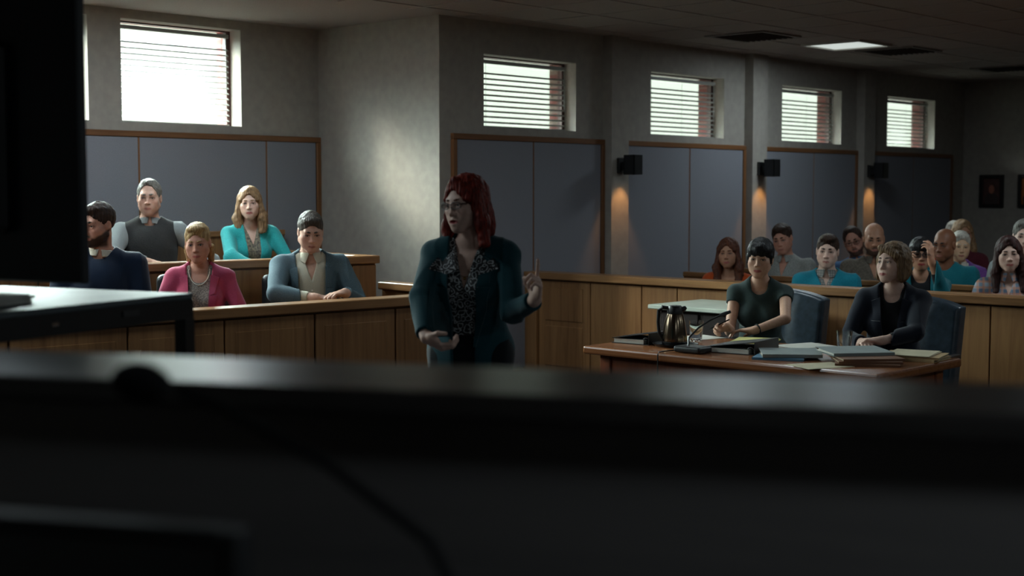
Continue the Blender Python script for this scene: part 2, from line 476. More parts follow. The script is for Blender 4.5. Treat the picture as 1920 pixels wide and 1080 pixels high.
    def head_col(s, P, skin, lip, beard=None, stubble=0., brow=None):
        L = ((P-s.H) @ s.HB.T)/s.hs
        col = np.tile(np.array(skin[:3]), (len(P), 1))
        x, y, z = L[:, 0], L[:, 1], L[:, 2]
        def mixc(w, c):
            nonlocal col
            w = np.clip(w, 0, 1)[:, None]; col = col*(1-w)+np.array(c[:3])*w
        pink = np.exp(-(((np.abs(x)-.042)/.020)**2+((z+.028)/.020)**2))+np.exp(-((x/.014)**2+((z+.032)/.014)**2))
        mixc(np.where(y > .03, pink, 0)*.30, (col[0, 0]*1.0, col[0, 1]*.72, col[0, 2]*.70))
        er = ((np.abs(x)-.031)/.0165)**2+((z-.0015)/.0090)**2
        mixc(np.where((y > .06) & (z > -.001), np.clip((1.35-er)*4, 0, 1), 0)*.8, (.05,.035,.03)); mixc(np.where(y > .05, np.clip(1.9-er*.8, 0, 1), 0)*.35, (col[0, 0]*.62, col[0, 1]*.55, col[0, 2]*.55))
        ww = 1-((x/.029)**2+((z+.0705)/.0098)**2)
        mixc(np.where(y > .074, ww*3, 0)*(.55 if s.sex == 'm' else .85), lip)
        if beard is not None:
            zl = -.014-.52*np.clip(y, 0, .09)+.003*np.sin(x*190)
            low = np.clip((zl-z)/.014, 0, 1); edge = np.clip((y+.018)/.02, 0, 1)*np.clip((.135+z)/.02, 0, 1)
            mst = np.clip(1.6-np.abs(x)/.020, 0, 1)*np.clip((-.046-z)/.006, 0, 1)*(y > .075)
            low = np.maximum(low, mst); cheek = 1.
            lipz = np.where(y > .07, np.clip(ww*3, 0, 1), 0)
            mixc(low*edge*cheek*(1-lipz)*(stubble or .9), beard)
        return col

def fold_disp(fig, amp=.003, seed=0):
    """soft creases: strongest round the elbows, armpits and waist"""
    rs = np.random.RandomState(seed+11)
    v = [nrm(rs.randn(3)).astype(F4) for _ in range(4)]; ph = rs.rand(4)*6
    foc = [(fig.arm[k]['e'], .13) for k in 'RL']+[(fig.arm[k]['sh'], .11) for k in 'RL']+[(fig.t(0,.02,.10), .16)]
    def f(P):
        P = P.astype(F4)
        a = np.sin(34*(P @ v[0])+2.6*np.sin(11*(P @ v[1])+ph[0])+ph[1]); b = np.sin(57*(P @ v[2])+2*np.sin(17*(P @ v[3])+ph[2])+ph[3])
        w = np.full(len(P), .45, F4)
        for c, r in foc: w += 1.1*np.exp(-(((P-c.astype(F4))**2).sum(1))/(r*r)).astype(F4)
        c = np.abs(np.sin(21*(P @ v[3])+3.1*np.sin(9*(P @ v[0])+ph[2]))); c = (1-c)**3
        return (a*.45+b*.3-c*1.3)*amp*w*1.25
    return f

def wedge(fig, z0, z1, w1, w0=0., ymin=.0):
    """V opening on the chest: half width w0 at height z0 growing to w1 at z1 (torso frame)"""
    P0 = fig.P.astype(F4); B = fig.B.astype(F4); q = fig.sc
    def f(P):
        L = ((P-P0) @ B.T)/q
        w = w0+(w1-w0)*(L[:, 2]-z0)/(z1-z0)
        return np.maximum(np.maximum(np.abs(L[:, 0])-w, z0-L[:, 2]), ymin-L[:, 1])*q*.9
    return f

def trace(ops, org, d, n=60):
    """march rays onto a surface"""
    org = np.asarray(org, F4); p = org.copy(); d = np.asarray(d, F4)
    for _ in range(n):
        p = p+d*(run_ops(ops, p)*.8)[:, None]
    return p

def patch(name, ops, fig, quadlist, mat, parent, t=.006, n=(5,12), depth=.5, head=False, sink=.004):
    """a strip of cloth lying on the surface: each entry is four (x,z) corners seen from the front"""
    O, B, q = (fig.H, fig.HB, fig.hs) if head else (fig.P, fig.B, fig.sc)
    V, Q = [], []
    for quad in quadlist:
        a, b, c, d = [np.array(p, float) for p in quad]
        nu, nv = n
        uu, vv = np.meshgrid(np.linspace(0, 1, nu+1), np.linspace(0, 1, nv+1), indexing='ij')
        uu, vv = uu.ravel()[:, None], vv.ravel()[:, None]
        xz = (a*(1-uu)+b*uu)*(1-vv)+(d*(1-uu)+c*uu)*vv
        org = O+(B[0]*xz[:, :1]+B[1]*depth+B[2]*xz[:, 1:])*q
        hit = trace(ops, org, -B[1])
        off = len(V)
        rim = ((uu < .001)|(uu > .999)|(vv < .001)|(vv > .999))
        V += list(hit+B[1]*t); nb_ = (nu+1)*(nv+1)
        V += list(hit-B[1]*sink)
        idx = lambda i, j, k=0: off+k*nb_+i*(nv+1)+j
        for i in range(nu):
            for j in range(nv):
                Q.append((idx(i,j), idx(i+1,j), idx(i+1,j+1), idx(i,j+1))); Q.append((idx(i,j,1), idx(i,j+1,1), idx(i+1,j+1,1), idx(i+1,j,1)))
        for i in range(nu): Q.append((idx(i,0), idx(i,0,1), idx(i+1,0,1), idx(i+1,0))); Q.append((idx(i,nv), idx(i+1,nv), idx(i+1,nv,1), idx(i,nv,1)))
        for j in range(nv): Q.append((idx(0,j), idx(0,j+1), idx(0,j+1,1), idx(0,j,1))); Q.append((idx(nu,j), idx(nu,j,1), idx(nu,j+1,1), idx(nu,j+1)))
    b = MB()
    vs = [b.bm.verts.new(p) for p in V]
    for f in Q:
        try: b.bm.faces.new([vs[i] for i in f])
        except ValueError: pass
    return b.build(name, mat, parent, smooth=True)

def buttons(name, ops, fig, pts, mat, parent, r=.008, t=.004):
    org = np.array([fig.P+(fig.R*x+fig.F*.5+fig.U*z)*fig.sc for x, z in pts]); hit = trace(ops, org, -fig.F)
    out = []
    for p in hit:
        sf = [('u', ell(p+fig.F*.002, (r, t, r), fig.B), 0)]
        v, q = surface(sf, p-r*1.6, p+r*1.6, r/4)
        out.append(np_mesh(name, v, q, mat, parent))
    return out

def bounds(fig, pad=.12):
    pts = [fig.P, fig.N, fig.H+fig.Uh*.05, fig.hipR, fig.hipL]+[fig.arm[k][j] for k in 'RL' for j in ('sh','e','w')]+[fig.arm[k]['w']+fig.arm[k]['D']*.15 for k in 'RL']
    pts = np.array(pts); return pts.min(0)-pad, pts.max(0)+pad

def hair_ops(fig, style, ends=-.2):
    h, B, q = fig.h, fig.HB, fig.hs
    E = lambda c, r: ell(h(*c), [v*q for v in r], B)
    K = lambda a, b, ra, rb=None: cap(h(*a), h(*b), ra*q, (ra if rb is None else rb)*q)
    X = lambda c, r, rr=.01: bx(h(*c), [v*q for v in r], B, rr)
    P0 = fig.H.astype(F4); HB = fig.HB.astype(F4)
    def streak(amp, fr=70, wave=0.):
        def f(P):
            L = (P-P0) @ HB.T
            a = np.arctan2(L[:, 0], L[:, 1]+.02+L[:, 2]*.15)
            d = np.sin(fr*a+3*np.sin(22*L[:, 2]))*amp
            d = d+(np.sin(L @ np.array([131,57,83],F4)+2*np.sin(L @ np.array([40,95,-61],F4)))+np.sin(L @ np.array([-77,160,49],F4)))*.0011
            if wave: d = d+np.sin(L[:, 2]*58+2.5*np.sin(a*3))*wave*np.clip(-L[:, 2]/.08, 0, 1)
            return d.astype(F4)
        return ('d', f, 0)
    sh = [('u', E((0,-.017,.042), (.0815,.1015,.0925)), 0)]
    if style in ('short','sidepart','receding','quiff','crop'):
        face = {'short': (0,.098,-.012), 'sidepart': (0,.098,-.010), 'receding': (0,.090,.012), 'quiff': (0,.100,-.018), 'crop': (0,.098,-.014)}[style]
        sh += [('s', E(face, (.064,.062,.082)), .010),
               ('s', X((0,.075,-.09), (.12,.070,.082)), .008), ('s', X((0,.05,-.14), (.13,.2,.075)), .012),
               ('s', E((.083,.0,-.012), (.014,.022,.030)), .004), ('s', E((-.083,.0,-.012), (.014,.022,.030)), .004)]
        if style == 'quiff': sh += [('u', E((0,.052,.098), (.060,.045,.030)), .02), ('u', E((-.015,.072,.100), (.040,.024,.022)), .012)]
        if style == 'sidepart': sh += [('u', E((.022,.052,.092), (.050,.045,.030)), .02), ('u', E((-.045,.045,.075), (.030,.040,.028)), .015)]
        if style == 'short': sh += [('u', E((0,.048,.092), (.055,.040,.026)), .02)]
        if style == 'receding': sh += [('u', E((0,.02,.108), (.045,.05,.022)), .02)]
        sh.append(streak(.0013, 46))
    elif style == 'rim':     # only round the sides and back
        sh = [('u', E((0,-.020,.030), (.0805,.0985,.085)), 0), ('s', E((0,.02,.10), (.070,.115,.075)), .012), ('s', X((0,.085,-.06), (.12,.075,.16)), .008), ('s', X((0,.05,-.14), (.13,.2,.075)), .012), streak(.001)]
    elif style == 'bob':     # side parted, to the jaw
        sh = [('u', E((0,-.020,.040), (.088,.108,.094)), 0), ('u', E((0,-.045,-.030), (.088,.080,.095)), .03),
              ('u', ecap(h(.074,.008,.02), h(.078,.010,-.085), .030*q, .026*q, B, (.8,1.35,1.)), .03), ('u', ecap(h(-.074,.008,.02), h(-.078,.010,-.085), .030*q, .026*q, B, (.8,1.35,1.)), .03),
              ('s', E((-.006,.105,-.020), (.058,.062,.088)), .012), ('s', X((0,.125,-.10), (.050,.10,.09)), .012), ('s', cap(h(0,-.0,-.06), h(0,.03,-.2), .05*q), .01),
              ('u', K((.035,.070,.088), (-.062,.060,.045), .020, .016), .018), streak(.0012, 48)]
    elif style == 'bangs':   # short dark cut with a full fringe
        sh = [('u', E((0,-.016,.043), (.087,.108,.096)), 0), ('u', E((0,.058,.060), (.068,.042,.042)), .02), ('u', E((0,-.055,-.02), (.070,.060,.07)), .03),
              ('s', E((0,.115,-.055), (.060,.070,.082)), .006), ('s', X((0,.095,-.06), (.12,.075,.072)), .006), ('s', X((0,.05,-.145), (.13,.2,.075)), .012),
              ('u', K((.074,.030,.02), (.072,.034,-.022), .011, .007), .01), ('u', K((-.074,.030,.02), (-.072,.034,-.022), .011, .007), .01), streak(.0010, 50)]
    elif style == 'pulled':  # combed back with loose side strands and a low tail
        sh += [('s', E((0,.098,-.016), (.062,.060,.080)), .010), ('s', X((0,.080,-.09), (.12,.072,.085)), .008), ('s', X((0,.08,-.14), (.13,.13,.07)), .012),
               ('u', E((0,.040,.100), (.055,.050,.026)), .02), ('u', K((.078,-.03,-.03), (.070,-.04,-.12), .018, .020), .02), ('u', K((-.078,-.03,-.03), (-.070,-.04,-.12), .018, .020), .02),
               ('u', E((0,-.08,-.06), (.070,.040,.060)), .03), streak(.0013, 46)]
    elif style in ('long','straight','centre'):
        w = .0035 if style == 'long' else (.0015 if style == 'centre' else 0.)
        r2 = .040 if style == 'long' else .032
        zb = ends; xw = .098 if style == 'centre' else .092
        sh = [('u', E((0,-.020,.042), (.087,.108,.096)), 0), ('u', E((0,-.055,-.06), (.090,.062,.12)), .03),
              ('u', ell(h(0,-.06,zb*.55), [.095*q,.045*q,abs(zb)*.55*q], B), .03)]
        for sg in (1,-1):
            sh += [('u', ecap(h(sg*.070,.010,.03), h(sg*xw,.015,zb*.5), .026*q, r2*q, B, (.85,1.15,1.)), .03), ('u', ecap(h(sg*xw,.015,zb*.5), h(sg*(xw+(.012 if style == 'centre' else -.004)),.045-(.02 if style == 'centre' else 0),zb), r2*q, r2*.8*q, B, (1.,.95,1.)), .02)]
        sh += [('s', E((0,.110,-.015), (.058,.066,.090)), .012), ('s', X((0,.125,-.12), (.052,.10,.11)), .014), ('s', cap(h(0,.012,-.06), h(0,.06,-.3), .046*q), .012),
               ('s', X((0,.02,zb-.05), (.2,.2,.035)), .012),
               ('u', K((.006,.062,.108), (.060,.058,.030), .015, .013), .018), ('u', K((-.006,.062,.108), (-.060,.058,.030), .015, .013), .018), streak(.0013, 46, w)]
    return sh

def face_bits(fig, root, brow, iris=(.05,.03,.02), look=0., lookv=0., closed=0., browt=.0034, raise_=0., eyes=True):
    if not eyes: return
    for sg in (1,-1):
        c = fig.h(sg*.031,.0745,.0015); r = .0128*fig.hs
        d = nrm(fig.Fh+fig.Rh*look+fig.Uh*lookv)
        n = 14; V = []; Q = []; cols = []
        a = nrm(np.cross(d, fig.Uh)); b2 = np.cross(a, d)
        for i in range(n+1):
            th = PI*i/n*.62
            for k in range(18):
                ph = 2*PI*k/18
                V.append(c+r*(d*math.cos(th)+(a*math.cos(ph)+b2*math.sin(ph))*math.sin(th)))
                cols.append((.012,.010,.010) if th < .20 else (iris if th < .47 else (.62,.58,.54)))
        for i in range(n):
            for k in range(18): Q.append((i*18+k, i*18+(k+1)%18, (i+1)*18+(k+1)%18, (i+1)*18+k))
        np_mesh('eye', np.array(V), np.array(Q)[:, ::-1], EYEM, root, np.array(cols))
        bt = browt*fig.hs*(1.25 if fig.sex == 'm' else .85)
        pts = [(.013,.0890,.0235), (.025,.0895,.0255+raise_), (.037,.0840,.0258+raise_), (.050,.0700,.0205+raise_)]
        ops = []
        for i in range(3):
            p0, p1 = [fig.h(sg*p[0], p[1], p[2]) for p in (pts[i], pts[i+1])]
            ops.append(('u', ecap(p0, p1, bt*(1.1,1.1,.9)[i], bt*(1.1,.9,.45)[i], fig.HB, (1,1.1,1.2)), .003))
        cc = fig.h(sg*.03,.085,.021)
        v, q = surface(ops, cc-.032, cc+.032, .0016)
        np_mesh('eyebrow', v, q, brow, root)

def glasses(fig, root, mat, lens=None, w=.0245, hgt=.017, z=.0, y=.107, dark=False):
    b = MB(); h = fig.h
    for sg in (1,-1):
        pts = []
        for k in range(25):
            a = 2*PI*k/24; ca, sa = math.cos(a), math.sin(a)
            x = .032+w*math.copysign(abs(ca)**.7, ca); zz = z+hgt*math.copysign(abs(sa)**.75, sa)
            pts.append(h(sg*x, y-.012*((x-.01)/.05)**2, zz))
        b.tube(pts, .0017 if not dark else .0024, 6, cap=False)
        b.tube([h(sg*.057, y-.014, z+.007), h(sg*.075, y-.035, z+.006), h(sg*.0795, .0, z+.006), h(sg*.079, -.018, z-.008)], .0017, 6)
    b.tube([h(-.009, y+.001, z+.004), h(0, y+.003, z+.007), h(.009, y+.001, z+.004)], .0017, 6)
    g = b.build('glasses', mat, root, smooth=True)
    if lens is not None:
        for sg in (1,-1):
            l = MB(); n = 16
            pts = [h(sg*(.032+w*.95*math.copysign(abs(math.cos(2*PI*k/n))**.7, math.cos(2*PI*k/n))), y-.004, z+hgt*.95*math.copysign(abs(math.sin(2*PI*k/n))**.75, math.sin(2*PI*k/n))) for k in range(n)]
            f = [l.bm.verts.new(p) for p in pts]; l.bm.faces.new(f)
            l.build('lens', lens, g)
    return g

def garment(name, fig, root, mat, o=.012, sleeve='long', slo=.010, slo2=.010, end=.93, neck=None, hem=None, skirt=0., k=.045, fold=.003, seed=0, res=.006, pad=0., extra=None, legs=0.):
    ops = fig.torso(o, k=k)+fig.traps(o*.8)
    if pad:
        q = fig.sc
        for sd in 'RL':
            sh = fig.arm[sd]['sh']; ops.append(('u', cap(fig.N*.45+sh*.55+fig.U*.006, sh+fig.U*.014, .036*q+pad, .040*q+pad), .03))
    if skirt:   # a longer skirt of the jacket over hips and seat
        q = fig.sc
        ops.append(('u', ecap(fig.t(0,0,.12), fig.t(0,-.0,-.14), .128*q, (.150+skirt)*q, fig.B, (1.,.78,1.)), .06))
    if sleeve == 'long': ops += fig.arms(slo, slo2, end)
    elif sleeve == 'half': ops += fig.arms(slo, slo2, 1, upper=.75)
    elif sleeve == 'cap': ops += fig.arms(slo, slo2, 1, upper=.28)
    if legs:
        ops += fig.legs(legs)
    if extra: ops += extra
    if fold: ops.append(('d', fold_disp(fig, fold, seed), 0))
    body = list(ops)
    ops = ops+[('s', cap(fig.N-fig.U*.012*fig.sc+fig.F*.012, fig.h(0,-.03,-.05), (.057 if fig.sex == 'm' else .050)*fig.sc, (.085 if fig.sex == 'm' else .080)*fig.sc), .008)]
    if neck: ops += [('s', f, .006) for f in neck]
    if sleeve == 'none':
        for sd in 'RL':
            sh = fig.arm[sd]['sh']; ops.append(('s', ell(sh+fig.R*(1 if sd == 'R' else -1)*.055*fig.sc-fig.U*.05, (.060*fig.sc,.13,.125*fig.sc), fig.B), .01))
    if hem is not None: ops.append(('i', half(fig.t(0,0,hem), -fig.U), .004))
    lo, hi = bounds(fig, .16)
    if legs: lo = np.minimum(lo, (-.4,-.4,.0)); hi = np.maximum(hi, (.4,.7,.5))
    v, q = surface(ops, lo, hi, res*RES)
    ob = np_mesh(name, v, q, mat, root)
    return ob, body, ops

def collar(fig, root, mat, r=None, hgt=.042, spread=.30, flare=.012, name='collar', drop=.022, t=.0035, tall=0.):
    """folded shirt collar standing round the neck, open at the throat"""
    m = fig.sex == 'm'
    r = (r or (.061 if m else .053))*fig.sc
    ax = nrm(fig.h(0,-.03,-.06)-(fig.N-fig.U*.01)); c0 = fig.N+fig.F*.004-ax*.004
    Fv = nrm(fig.F-ax*np.dot(fig.F, ax)); Rv = np.cross(Fv, ax)
    P0, A, Fa, Ra = c0.astype(F4), ax.astype(F4), Fv.astype(F4), Rv.astype(F4)
    def shell(P):
        q = P-P0; z = q @ A; x = q @ Ra; y = q @ Fa
        rr = np.sqrt(x*x+y*y); fr = np.clip(y/np.maximum(rr, 1e-4), -1, 1)      # 1 at the front
        zc = hgt-z
        rad = r+flare*np.clip(zc/hgt, 0, 1.6)
        zb = -drop*np.clip(fr, 0, 1)**2
        gap = np.abs(x)-spread*np.clip(hgt+.004-z, 0, 1)-.004
        d = np.abs(rr-rad)-t
        d = np.maximum(d, np.maximum(z-hgt-tall, zb-z))
        return np.maximum(d, np.where(y > 0, -gap, -1))*.8
    v, q = surface([('u', shell, 0)], c0-.13, c0+.14, .0034*RES)
    return np_mesh(name, v, q, mat, root)

def skin_body(fig, root, skin, lip, res=.0045, jaw=1., mouth=0., nose=1., fleshy=0., beard=None, stubble=0., legs=True, shrink=-.004):
    ops = fig.torso(shrink)+fig.traps(shrink*.6)
    if legs: ops += fig.legs(shrink)
    ops += fig.arms(shrink*.5, 0., 1., flat=False)+fig.head(jaw, mouth, nose, fleshy)+fig.hand('R')+fig.hand('L')
    lo, hi = bounds(fig, .13)
    if legs: lo = np.minimum(lo, (-.3,-.3,.05)); hi = np.maximum(hi, (.3,.6,.5))
    v, q = surface(ops, lo, hi, res*RES)
    col = fig.head_col(v, skin, lip, beard, stubble)
    return np_mesh('body', v, q, SKIN, root, col)

def trousers(fig, root, mat, o=.012, shoes=None, name='trousers', res=.009):
    q = fig.sc
    ops = [('u', ell(fig.t(0,-.008,.03), [v*q+o*.8 for v in ((.160,.118,.13) if fig.sex == 'm' else (.166,.115,.125))], fig.B), 0)]+fig.legs(o)+[('d', fold_disp(fig, .003, 3), 0)]
    v, qd = surface(ops, (-.35,-.3,.04), (.35,.75,fig.P[2]+.22), res*RES)
    ob = np_mesh(name, v, qd, mat, root)
    sh = fig.legs(0, feet=True)
    v, qd = surface(sh, (-.35,-.3,-.02), (.35,.8,.2), .008*RES)
    for sg in (1,-1):
        keep = (v[qd[:, 0], 0]*sg > 0)
        qk = qd[keep]; ids, inv = np.unique(qk, return_inverse=True)
        np_mesh('shoe', v[ids], inv.reshape(qk.shape), shoes or MATS['shoe_leather'], root)
    return ob

def hair(fig, root, mat, style, ends=-.2, res=.0042, name='hair'):
    v, q = surface(hair_ops(fig, style, ends), fig.H-.36, fig.H+.2, res*RES)
    return np_mesh(name, v, q, mat, root)

def place(fig_kw, eye, face, floor=0.):
    """build the skeleton, then stand its root so that the eyes come to the point eye"""
    f0 = Fig(**fig_kw)
    mid = f0.h(0,.08,.0)
    a = math.radians(face)-PI/2
    if fig_kw.get('sit', True):
        dz = eye[2]-floor-mid[2]; kw = dict(fig_kw); kw['pelvis'] = f0.P[2]+dz
        f = Fig(**{**kw, **{s: shift_arm(fig_kw.get(s), dz) for s in 'RL'}})
    else: f = f0
    mid = f.h(0,.08,.0)
    x = eye[0]-(mid[0]*math.cos(a)-mid[1]*math.sin(a)); y = eye[1]-(mid[0]*math.sin(a)+mid[1]*math.cos(a))
    return f, (x, y, floor), a
def shift_arm(sp, dz):
    if not sp: return sp
    sp = dict(sp)
    for k in ('elbow','wrist'):
        if k in sp and not sp.get('abs'): sp[k] = (sp[k][0], sp[k][1], sp[k][2]+dz)
    return sp

def world_arms(kw, eye, face, floor, **arms):
    """arms given as points of the room: turned into the figure's own frame"""
    f, loc, a = place(kw, eye, face, floor)
    ca, sa = math.cos(a), math.sin(a)
    def loc_pt(p): x, y = p[0]-loc[0], p[1]-loc[1]; return (x*ca+y*sa, -x*sa+y*ca, p[2]-loc[2])
    def loc_v(p): return (p[0]*ca+p[1]*sa, -p[0]*sa+p[1]*ca, p[2])
    out = dict(kw)
    for sd, sp in arms.items():
        s2 = {'abs': True}
        for k, v in sp.items():
            s2[k] = loc_pt(v) if k in ('elbow','wrist') else (loc_v(v) if k in ('dir','palm') else v)
        out[sd] = s2
    return out

def world_head(body_face, head_face): return math.radians(head_face-body_face)

LAP_R = dict(elbow=(.235,.05,.78), wrist=(.08,.28,.70), palm=(-.2,0,-1), curl=(.5,.6,.7,.7))
LAP_L = dict(elbow=(-.235,.05,.78), wrist=(-.08,.28,.70), palm=(.2,0,-1), curl=(.5,.6,.7,.7))

def person(label, kw, eye, face, floor, group=None):
    f, loc, a = place(kw, eye, face, floor)
    r = empty('person', loc, a, label, 'person', group)
    return f, r
# ------------------------------------------------------------------ the setting
WALLM = noise_mat('wall_paint', lin(168,162,154), lin(158,152,145), (14,14,14), rough=.9, bump=.05, spec=.15)
CEILM = noise_mat('ceiling_tile', lin(182,172,166), lin(160,150,146), (120,120,120), rough=.95, bump=.3, spec=.1)
PANELM = noise_mat('acoustic_fabric', lin(143,144,152), lin(131,132,140), (180,180,180), rough=.95, bump=.3, spec=.1)
FLOORM = noise_mat('carpet', lin(74,70,72), lin(52,50,54), (160,160,160), rough=1., bump=.5, spec=.05)
TRIMM = wood_mat('trim_oak', lin(104,68,42), lin(138,94,60), 'x')
TRIMV = wood_mat('trim_oak_upright', lin(104,68,42), lin(138,94,60), 'z')
BRICK = None
def brick_mat():
    m, nt, b = new_mat('brick'); N, L = nt.nodes, nt.links
    tc = N.new('ShaderNodeTexCoord'); mp = N.new('ShaderNodeMapping'); mp.inputs['Rotation'].default_value = (PI/2, 0, 0)
    br = N.new('ShaderNodeTexBrick'); br.inputs['Scale'].default_value = 4.5
    br.inputs['Color1'].default_value = lin(118,52,46); br.inputs['Color2'].default_value = lin(96,40,38); br.inputs['Mortar'].default_value = lin(128,112,102)
    L.new(tc.outputs['Object'], mp.inputs[0]); L.new(mp.outputs[0], br.inputs['Vector']); L.new(br.outputs['Color'], b.inputs['Base Color'])
    b.inputs['Roughness'].default_value = .9
    return m
BRICK = brick_mat()
FRAMEM = plain('window_frame_bronze', lin(72,42,38), .4); PANE = pane_mat('window_glass', (.97,.99,.97,1), .6)
SLAT = plain('blind_slat', lin(150,150,144), .45); 
OAK = wood_mat('oak_upright', lin(114,79,50), lin(156,114,74), 'z', .36); OAKH = wood_mat('oak_lying', lin(114,79,50), lin(160,118,78), 'x', .30); OAKY = wood_mat('oak_along', lin(114,79,50), lin(160,118,78), 'y', .30)
BLACKM = plain('black_paint', lin(18,19,21), .4)

ZC = 2.95; YW = 7.7; YA = 9.15; XR = 7.44; XB = 16.48
XL, YR = -2.4, -5.6
f = MB().mm((XL-.2, YR-.2, -.12), (XB+.2, YA+.4, 0.)).build('floor', FLOORM); tag(f, kind='structure')

# ceiling with the openings for its light panels left whole: panels hang just below
c = MB(); c.mm((XL-.2, YR-.2, ZC), (XB+.2, YA+.4, ZC+.15)); ce = c.build('ceiling', CEILM); tag(ce, kind='structure')
g = MB()
for i in range(32):
    x = XL+.3+i*.61
    if x < XB: g.mm((x-.012, YR, ZC-.004), (x+.012, YW-.02, ZC+.002))
for j in range(23):
    y = YR+.25+j*.61
    if y < YW: g.mm((XL, y-.012, ZC-.0045), (XB, y+.012, ZC+.002))
g.build('ceiling_grid', plain('ceiling_grid_paint', lin(168,158,153), .8), ce)

WIN = [(7.93,9.055), (10.10,11.26), (12.30,13.49), (14.52,15.69)]
def wall_run(x0, x1, y0, y1, holes, zb, zt, M):
    b = MB(); xs = x0
    b.mm((x0, y0, 0), (x1, y1, zb)); b.mm((x0, y0, zt), (x1, y1, ZC+.1))
    for a, c2 in holes: b.mm((xs, y0, zb), (a, y1, zt)); xs = c2
    b.mm((xs, y0, zb), (x1, y1, zt))
    return b
wl = wall_run(XR, XB, YW, YW+.13, WIN, 2.115, 2.69, WALLM).build('wall_left', WALLM); tag(wl, kind='structure')
wall_run(XR+.16, XB, YW+.13, YW+.30, WIN, 2.115, 2.69, BRICK).build('brick_facing', BRICK, wl)
JW = [(1.5,2.6), (4.20,5.31), (5.582,6.654)]
wa = wall_run(XL-.2, XR, YA, YA+.14, JW, 2.12, 2.88, WALLM).build('wall_alcove', WALLM); tag(wa, kind='structure')
wall_run(XL-.2, XR+.15, YA+.14, YA+.32, JW, 2.12, 2.88, BRICK).build('brick_facing', BRICK, wa)
wr = MB().mm((XR, YW+.13, 0), (XR+.15, YA+.14, ZC+.1)).build('wall_return', WALLM); tag(wr, kind='structure')
wb = MB().mm((XB, YR-.2, 0), (XB+.2, YW+.42, ZC+.1)).build('wall_back', WALLM); tag(wb, kind='structure')
w_ = MB().mm((XL-.2, YR-.2, 0), (XB+.2, YR, ZC+.1)).build('wall_right', WALLM); tag(w_, kind='structure')
w_ = MB().mm((XL-.2, YR-.2, 0), (XL, YA+.4, ZC+.1)).build('wall_front', WALLM); tag(w_, kind='structure')

# pilasters, fabric panels and wood edging are fixed to the window wall
PIL = [(9.416,9.656), (11.616,11.873), (13.822,14.062)]
for a, b_ in PIL: MB().mm((a, YW-.1, 0), (b_, YW+.01, ZC+.02)).build('pilaster', WALLM, wl)
def panel_bay(parent, x0, x1, mid, y, z0, z1, end0=True, end1=True):
    for a, b_ in zip([x0+(.045 if end0 else 0)]+mid, mid+[x1-(.045 if end1 else 0)]):
        MB().mm((a+.005, y-.022, z0), (b_-.005, y+.005, z1-.045), bev=.006).build('acoustic_panel', PANELM, parent)
    MB().mm((x0, y-.030, z1-.045), (x1, y+.005, z1), bev=.004).build('panel_trim', TRIMM, parent)
    for e, fl in ((x0, end0), (x1-.045, end1)):
        if fl: MB().mm((e, y-.030, z0), (e+.045, y+.005, z1-.045), bev=.004).build('panel_trim', TRIMV, parent)
    for m_ in mid: MB().mm((m_-.007, y-.020, z0), (m_+.007, y+.005, z1-.045)).build('panel_joint', TRIMV, parent)
for (x0, x1, m_) in ((7.562,9.416,8.496), (9.656,11.616,10.678), (11.873,13.822,12.902), (14.062,16.15,15.132)):
    panel_bay(wl, x0, x1, [m_], YW, .16, 2.055, x0 < 8, True)
panel_bay(wa, -.2, XR, [1.0,2.2,3.4,4.55,5.706,6.881], YA, .3, 2.055, True, True)
for n, (x0, x1, y) in {'baseboard_left': (XR, XB, YW), 'baseboard_alcove': (XL, XR, YA)}.items():
    tag(MB().mm((x0, y-.035, 0), (x1, y+.01, .14), bev=.006).build(n, TRIMM), kind='structure')
tag(MB().mm((XB-.02, YR, 0), (XB+.01, YW, .14), bev=.006).build('baseboard_back', TRIMM), kind='structure')

